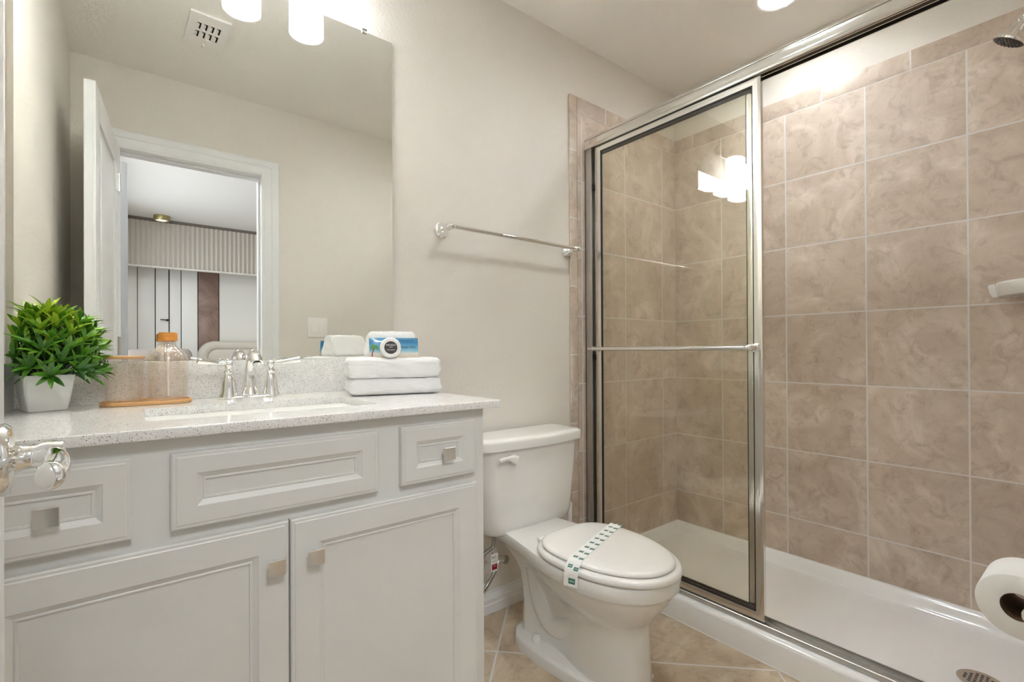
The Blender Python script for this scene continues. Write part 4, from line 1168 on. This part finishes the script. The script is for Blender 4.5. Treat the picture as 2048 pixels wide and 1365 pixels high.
# ------------------------------------------------------------------ the bedroom through the doorway (seen in the mirror)
BY0, BY1 = -3.62, YO-0.115
BX0, BX1 = -0.14, 2.75
M['bwall'] = paint('bedroom_paint', srgb(230, 227, 221), 0.1)
M['bpanel'] = mat('lacquer_panel', srgb(242, 240, 236), 0.35)
M['bfloor'] = wood_mat('bedroom_floor', srgb(150, 128, 104), srgb(172, 150, 124), 0.4, (20, 2, 2))
bm = B(); add_box(bm, BX0-0.1, BX1+0.1, BY0-0.1, BY1, -0.05, 0.0); struct('floor', bm, M['bfloor'])
bm = B(); add_box(bm, BX0-0.1, BX1+0.1, BY0-0.1, BY1, ZC, ZC+0.05); struct('ceiling', bm, mat('bedroom_ceiling', srgb(222, 219, 214), 0.7))
bm = B(); add_box(bm, BX0-0.1, BX1+0.1, BY0-0.1, BY0, 0, ZC); struct('wall_far', bm, M['bwall'])
bm = B(); add_box(bm, BX1, BX1+0.1, BY0, BY1, 0, ZC); struct('wall_bedroom_right', bm, M['bwall'])
bm = B(); add_box(bm, XS+0.1, BX1+0.1, BY1, BY1+0.1, 0, ZC); struct('wall_bedroom_front', bm, M['bwall'])
WN0, WN1, WZ0, WZ1 = -2.75, -0.95, 0.85, 2.25
bm = B()
add_box(bm, BX0-0.1, BX0, WN1, BY1, 0, ZC); add_box(bm, BX0-0.1, BX0, BY0, WN0, 0, ZC); add_box(bm, BX0-0.1, BX0, WN0, WN1, 0, WZ0); add_box(bm, BX0-0.1, BX0, WN0, WN1, WZ1, ZC)
struct('wall_bedroom_left', bm, M['bwall'])
win = bpy.data.objects.new('window_1', None); COL.objects.link(win); win.location = (BX0, (WN0+WN1)/2, WZ0); win['kind'] = 'structure'
bm = B()
for y in (WN0, (WN0+WN1)/2-0.02, WN1-0.04): add_box(bm, BX0-0.07, BX0-0.03, y, y+0.04, WZ0, WZ1, 0.003)
for z in (WZ0, WZ1-0.04): add_box(bm, BX0-0.07, BX0-0.03, WN0, WN1, z, z+0.04, 0.003)
add_box(bm, BX0-0.1, BX0+0.03, WN0-0.02, WN1+0.02, WZ0-0.02, WZ0, 0.003)
obj('window_frame', bm, M['white'], win)
bm = B(); add_box(bm, BX0-0.052, BX0-0.048, WN0+0.03, WN1-0.03, WZ0+0.03, WZ1-0.03); obj('window_pane', bm, glass_mat('window_glass', (0.98, 0.98, 0.98, 1)), win)
# daylight arriving through that window
la = bpy.data.lights.new('window_daylight', 'AREA'); la.shape = 'RECTANGLE'; la.size = WZ1-WZ0; la.size_y = WN1-WN0
la.energy = WINDOW_POWER; la.color = (0.88, 0.94, 1.0)
lo = bpy.data.objects.new('window_daylight', la); COL.objects.link(lo); lo.location = (BX0-0.12, (WN0+WN1)/2, (WZ0+WZ1)/2); lo.rotation_euler = (0, -pi/2, 0)

# curtain
cu = thing('curtain', 'pale blue-grey gathered curtain hanging beside the bedroom window, seen in the mirror', 'curtain', (BX0+0.06, -0.62, 0.02))
bm = B()
cols = []
for i in range(61):
    t = i/60; y = -0.40-0.42*t
    x = BX0+0.085+0.044*sin(t*2*pi*6.5)
    cols.append((x, y))
fr = [[bm.verts.new((x+s_, y, z)) for x, y in cols] for s_ in (0, 0.003) for z in (0.02, 2.10)]
for i in range(60):
    bm.faces.new((fr[0][i], fr[0][i+1], fr[1][i+1], fr[1][i])); bm.faces.new((fr[2][i], fr[3][i], fr[3][i+1], fr[2][i+1]))
    bm.faces.new((fr[0][i], fr[2][i], fr[2][i+1], fr[0][i+1])); bm.faces.new((fr[1][i], fr[1][i+1], fr[3][i+1], fr[3][i]))
bm.faces.new((fr[0][0], fr[1][0], fr[3][0], fr[2][0])); bm.faces.new((fr[0][60], fr[2][60], fr[3][60], fr[1][60]))
obj('fabric', bm, mat('curtain_fabric', srgb(196, 200, 206), 0.85), cu, ang=60)
bm = B(); add_tube(bm, [(BX0+0.066, -0.36, 2.11), (BX0+0.066, -2.9, 2.11)], 0.012, 14); obj('rod', bm, M['nickel'], cu)

# fluted band under the bedroom ceiling
fb = thing('fluted_valance', 'fluted grey-beige bulkhead band under the bedroom ceiling, seen in the mirror', 'wall panel', (1.2, -3.25, 1.92))
M['flute'] = mat('fluted_greige', srgb(190, 183, 173), 0.6)
bm = B()
pts = []
x = BX0+0.002; pitch_ = 0.0445
while x < BX1-0.05:
    for k in range(6):
        a = pi*k/6
        pts.append((x+pitch_*0.12+pitch_*0.76*(k/6), -3.262+0.016*sin(a)))
    x += pitch_
outline = [(BX0+0.002, -3.266)] + pts + [(BX1-0.002, -3.266), (BX1-0.002, -3.30), (BX0+0.002, -3.30)]
add_prism(bm, outline, 1.935, 2.405); obj('fluting', bm, M['flute'], fb, ang=35)
bm = B(); add_box(bm, BX0+0.002, BX1-0.002, -3.302, -3.240, 1.918, 1.935, 0.002); obj('bottom_rail', bm, mat('rail_cream', srgb(214, 209, 200), 0.5), fb)
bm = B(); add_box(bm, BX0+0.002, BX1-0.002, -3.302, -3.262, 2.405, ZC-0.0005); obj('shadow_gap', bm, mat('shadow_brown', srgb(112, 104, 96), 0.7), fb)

# wall panelling
wpn = thing('wall_panelling', 'tall white lacquer wall panels with thin dark joints, seen in the mirror', 'wall panel', (0.4, BY0, 0))
edges_ = [BX0+0.002, 0.066, 0.222, 0.350, 0.463, 0.622]
for i in range(5):
    gap = 0.006 if i not in (2, 3) else 0.010
    if i == 2: continue
    bm = B(); add_box(bm, edges_[i]+gap/2, edges_[i+1]-gap/2, BY0+0.001, BY0+0.022, 0.0, ZC-0.001, 0.001)
    obj('panel', bm, M['bpanel'], wpn)
bm = B(); add_box(bm, BX0+0.002, 0.840, BY0+0.0005, BY0+0.004, 0.0, ZC-0.002); obj('backing', bm, M['dark'], wpn)
bd = bpy.data.objects.new('door_2', None); COL.objects.link(bd); bd.location = (0.286, BY0, 0); bd['kind'] = 'structure'
bm = B(); add_box(bm, 0.228, 0.344, BY0+0.005, BY0+0.020, 0.002, 2.20, 0.001); obj('leaf', bm, M['bpanel'], bd)
bm = B(); add_tube(bm, [(0.332, BY0+0.022, 1.385), (0.332, BY0+0.055, 1.385)], 0.012, 12); add_tube(bm, [(0.336, BY0+0.055, 1.385), (0.268, BY0+0.055, 1.388)], 0.0055, 10); obj('door_handle', bm, M['black'], bd, label='black lever handle')
def brown():
    m = mat('brown_stone_veneer', (1, 1, 1, 1), 0.4); t = NT(m)
    c = t.ramp(t.noise(t.pos(), 3.2, 6, 0.65, 0.8), [(0.3, srgb(106, 82, 74)), (0.55, srgb(142, 116, 104)), (0.75, srgb(168, 142, 130))]); t.link(c, t.p.inputs['Base Color'])
    return m
bpn = tag(boxobj('accent_panel', brown(), 0.628, 0.830, BY0+0.0045, BY0+0.020, 0.0, ZC-0.003, 0.001), 'tall mottled brown accent panel between the white panels, seen in the mirror', 'wall panel')

# bed with rounded headboard
bed = thing('bed', 'cream upholstered bed headboard with rounded corner in front of the bedroom wall', 'bed', (1.45, -3.45, 0))
M['uph'] = mat('cream_upholstery', srgb(214, 206, 194), 0.8)
def arch(g, z1=1.150, x0=0.615, x1=2.30):
    r = 0.17-g*0.8; o_ = []
    pts = [(x0+g, 0.10)]
    for k in range(13):
        a = pi - (pi/2)*k/12; pts.append((x0+g+r+r*cos(a), z1-g-r+r*sin(a)))
    for k in range(13):
        a = pi/2 - (pi/2)*k/12; pts.append((x1-g-r+r*cos(a), z1-g-r+r*sin(a)))
    pts.append((x1-g, 0.10))
    return pts
bm = B()
add_loft(bm, [[(x, y, z) for x, z in arch(g)] for g, y in ((0, -3.598), (0, -3.50), (0.012, -3.478), (0.045, -3.470), (0.085, -3.480), (0.092, -3.496), (0.094, -3.50))]); obj('headboard_rim', bm, M['uph'], bed, ang=60)
bm = B()
add_loft(bm, [[(x, y, z) for x, z in arch(g)] for g, y in ((0.097, -3.50), (0.099, -3.490), (0.110, -3.482), (0.16, -3.480))]); obj('headboard_panel', bm, M['uph'], bed, ang=60)
bm = B(); add_box(bm, 0.75, 2.20, -3.46, -1.65, 0.12, 0.34, 0.02, 3); obj('bed_base', bm, M['uph'], bed)
bm = B(); add_box(bm, 0.77, 2.18, -3.45, -1.67, 0.342, 0.58, 0.05, 4); obj('mattress', bm, M['towel'], bed)

# armchair
arm = thing('armchair', 'taupe upholstered armchair with rounded back in the bedroom, seen in the mirror', 'armchair', (0.22, -2.6, 0))
M['taupe'] = mat('taupe_velvet', srgb(150, 138, 130), 0.8, sheen=0.4)
def soft(name, x0, x1, y0, y1, z0, z1, r):
    bm = rounded_slab(x1-x0, y1-y0, z1-z0, r, 10, 0.0)
    moveto(bm, ((x0+x1)/2, (y0+y1)/2, z0)); return obj(name, bm, M['taupe'], arm, ang=180)
soft('seat_base', -0.06, 0.52, -2.95, -2.30, 0.08, 0.40, 0.05)
soft('seat_cushion', 0.0, 0.46, -2.80, -2.30, 0.40, 0.52, 0.05)
soft('backrest', -0.05, 0.51, -3.02, -2.86, 0.20, 1.03, 0.075)
soft('back_cushion', -0.045, 0.215, -2.87, -2.72, 0.52, 1.055, 0.07)
soft('back_cushion', 0.225, 0.50, -2.87, -2.72, 0.52, 1.06, 0.07)
soft('armrest', -0.09, -0.005, -2.95, -2.28, 0.10, 0.66, 0.04)
soft('armrest', 0.465, 0.55, -2.95, -2.28, 0.10, 0.66, 0.04)
for x in (-0.03, 0.49):
    for y in (-2.92, -2.34):
        bm = B(); add_lathe(bm, [(0.014, 0), (0.02, 0.085)], (x, y, 0), seg=12); obj('leg', bm, M['dark'], arm)

# unseen lamp added outside the doorway to fill the vanity and toilet with light
hl_ = thing('fill_ceiling_lamp', 'added unseen round fill lamp on the bedroom ceiling just outside the doorway', 'ceiling light', (0.12, -0.75, ZC))
bm = B(); add_lathe(bm, [(0.25, 0.0), (0.25, -0.03), (0.235, -0.034), (0.232, -0.03)], (0.12, -0.75, ZC-0.0005), seg=48, cap0=True, cap1=False); obj('rim', bm, M['white'], hl_)
bm = B(); add_lathe(bm, [(0.231, -0.031), (0.20, -0.042), (0.001, -0.050)], (0.12, -0.75, ZC), seg=48); obj('diffuser', bm, mat('fill_lamp_diffuser', (1, 1, 1, 1), 0.5, emit=(0.93, 0.97, 1.0, 1), estr=HALL_FILL_STRENGTH), hl_)

# brass ceiling light
bl = thing('ceiling_spotlight', 'small brass cylinder ceiling light by the fluted band, seen in the mirror', 'ceiling light', (0.262, -3.10, ZC))
bm = B(); add_lathe(bm, [(0.068, 0.0), (0.070, -0.002), (0.070, -0.044), (0.066, -0.050), (0.055, -0.050), (0.052, -0.044)], (0.262, -3.10, ZC-0.0005), seg=32); obj('housing', bm, mat('aged_brass', (0.42, 0.36, 0.16, 1), 0.35, 0.9), bl)
bm = B(); add_lathe(bm, [(0.051, -0.0445), (0.001, -0.046)], (0.262, -3.10, ZC), seg=32); obj('lens', bm, mat('bedroom_lens', (1, 1, 1, 1), 0.5, emit=(1, 0.96, 0.9, 1), estr=0.15), bl)
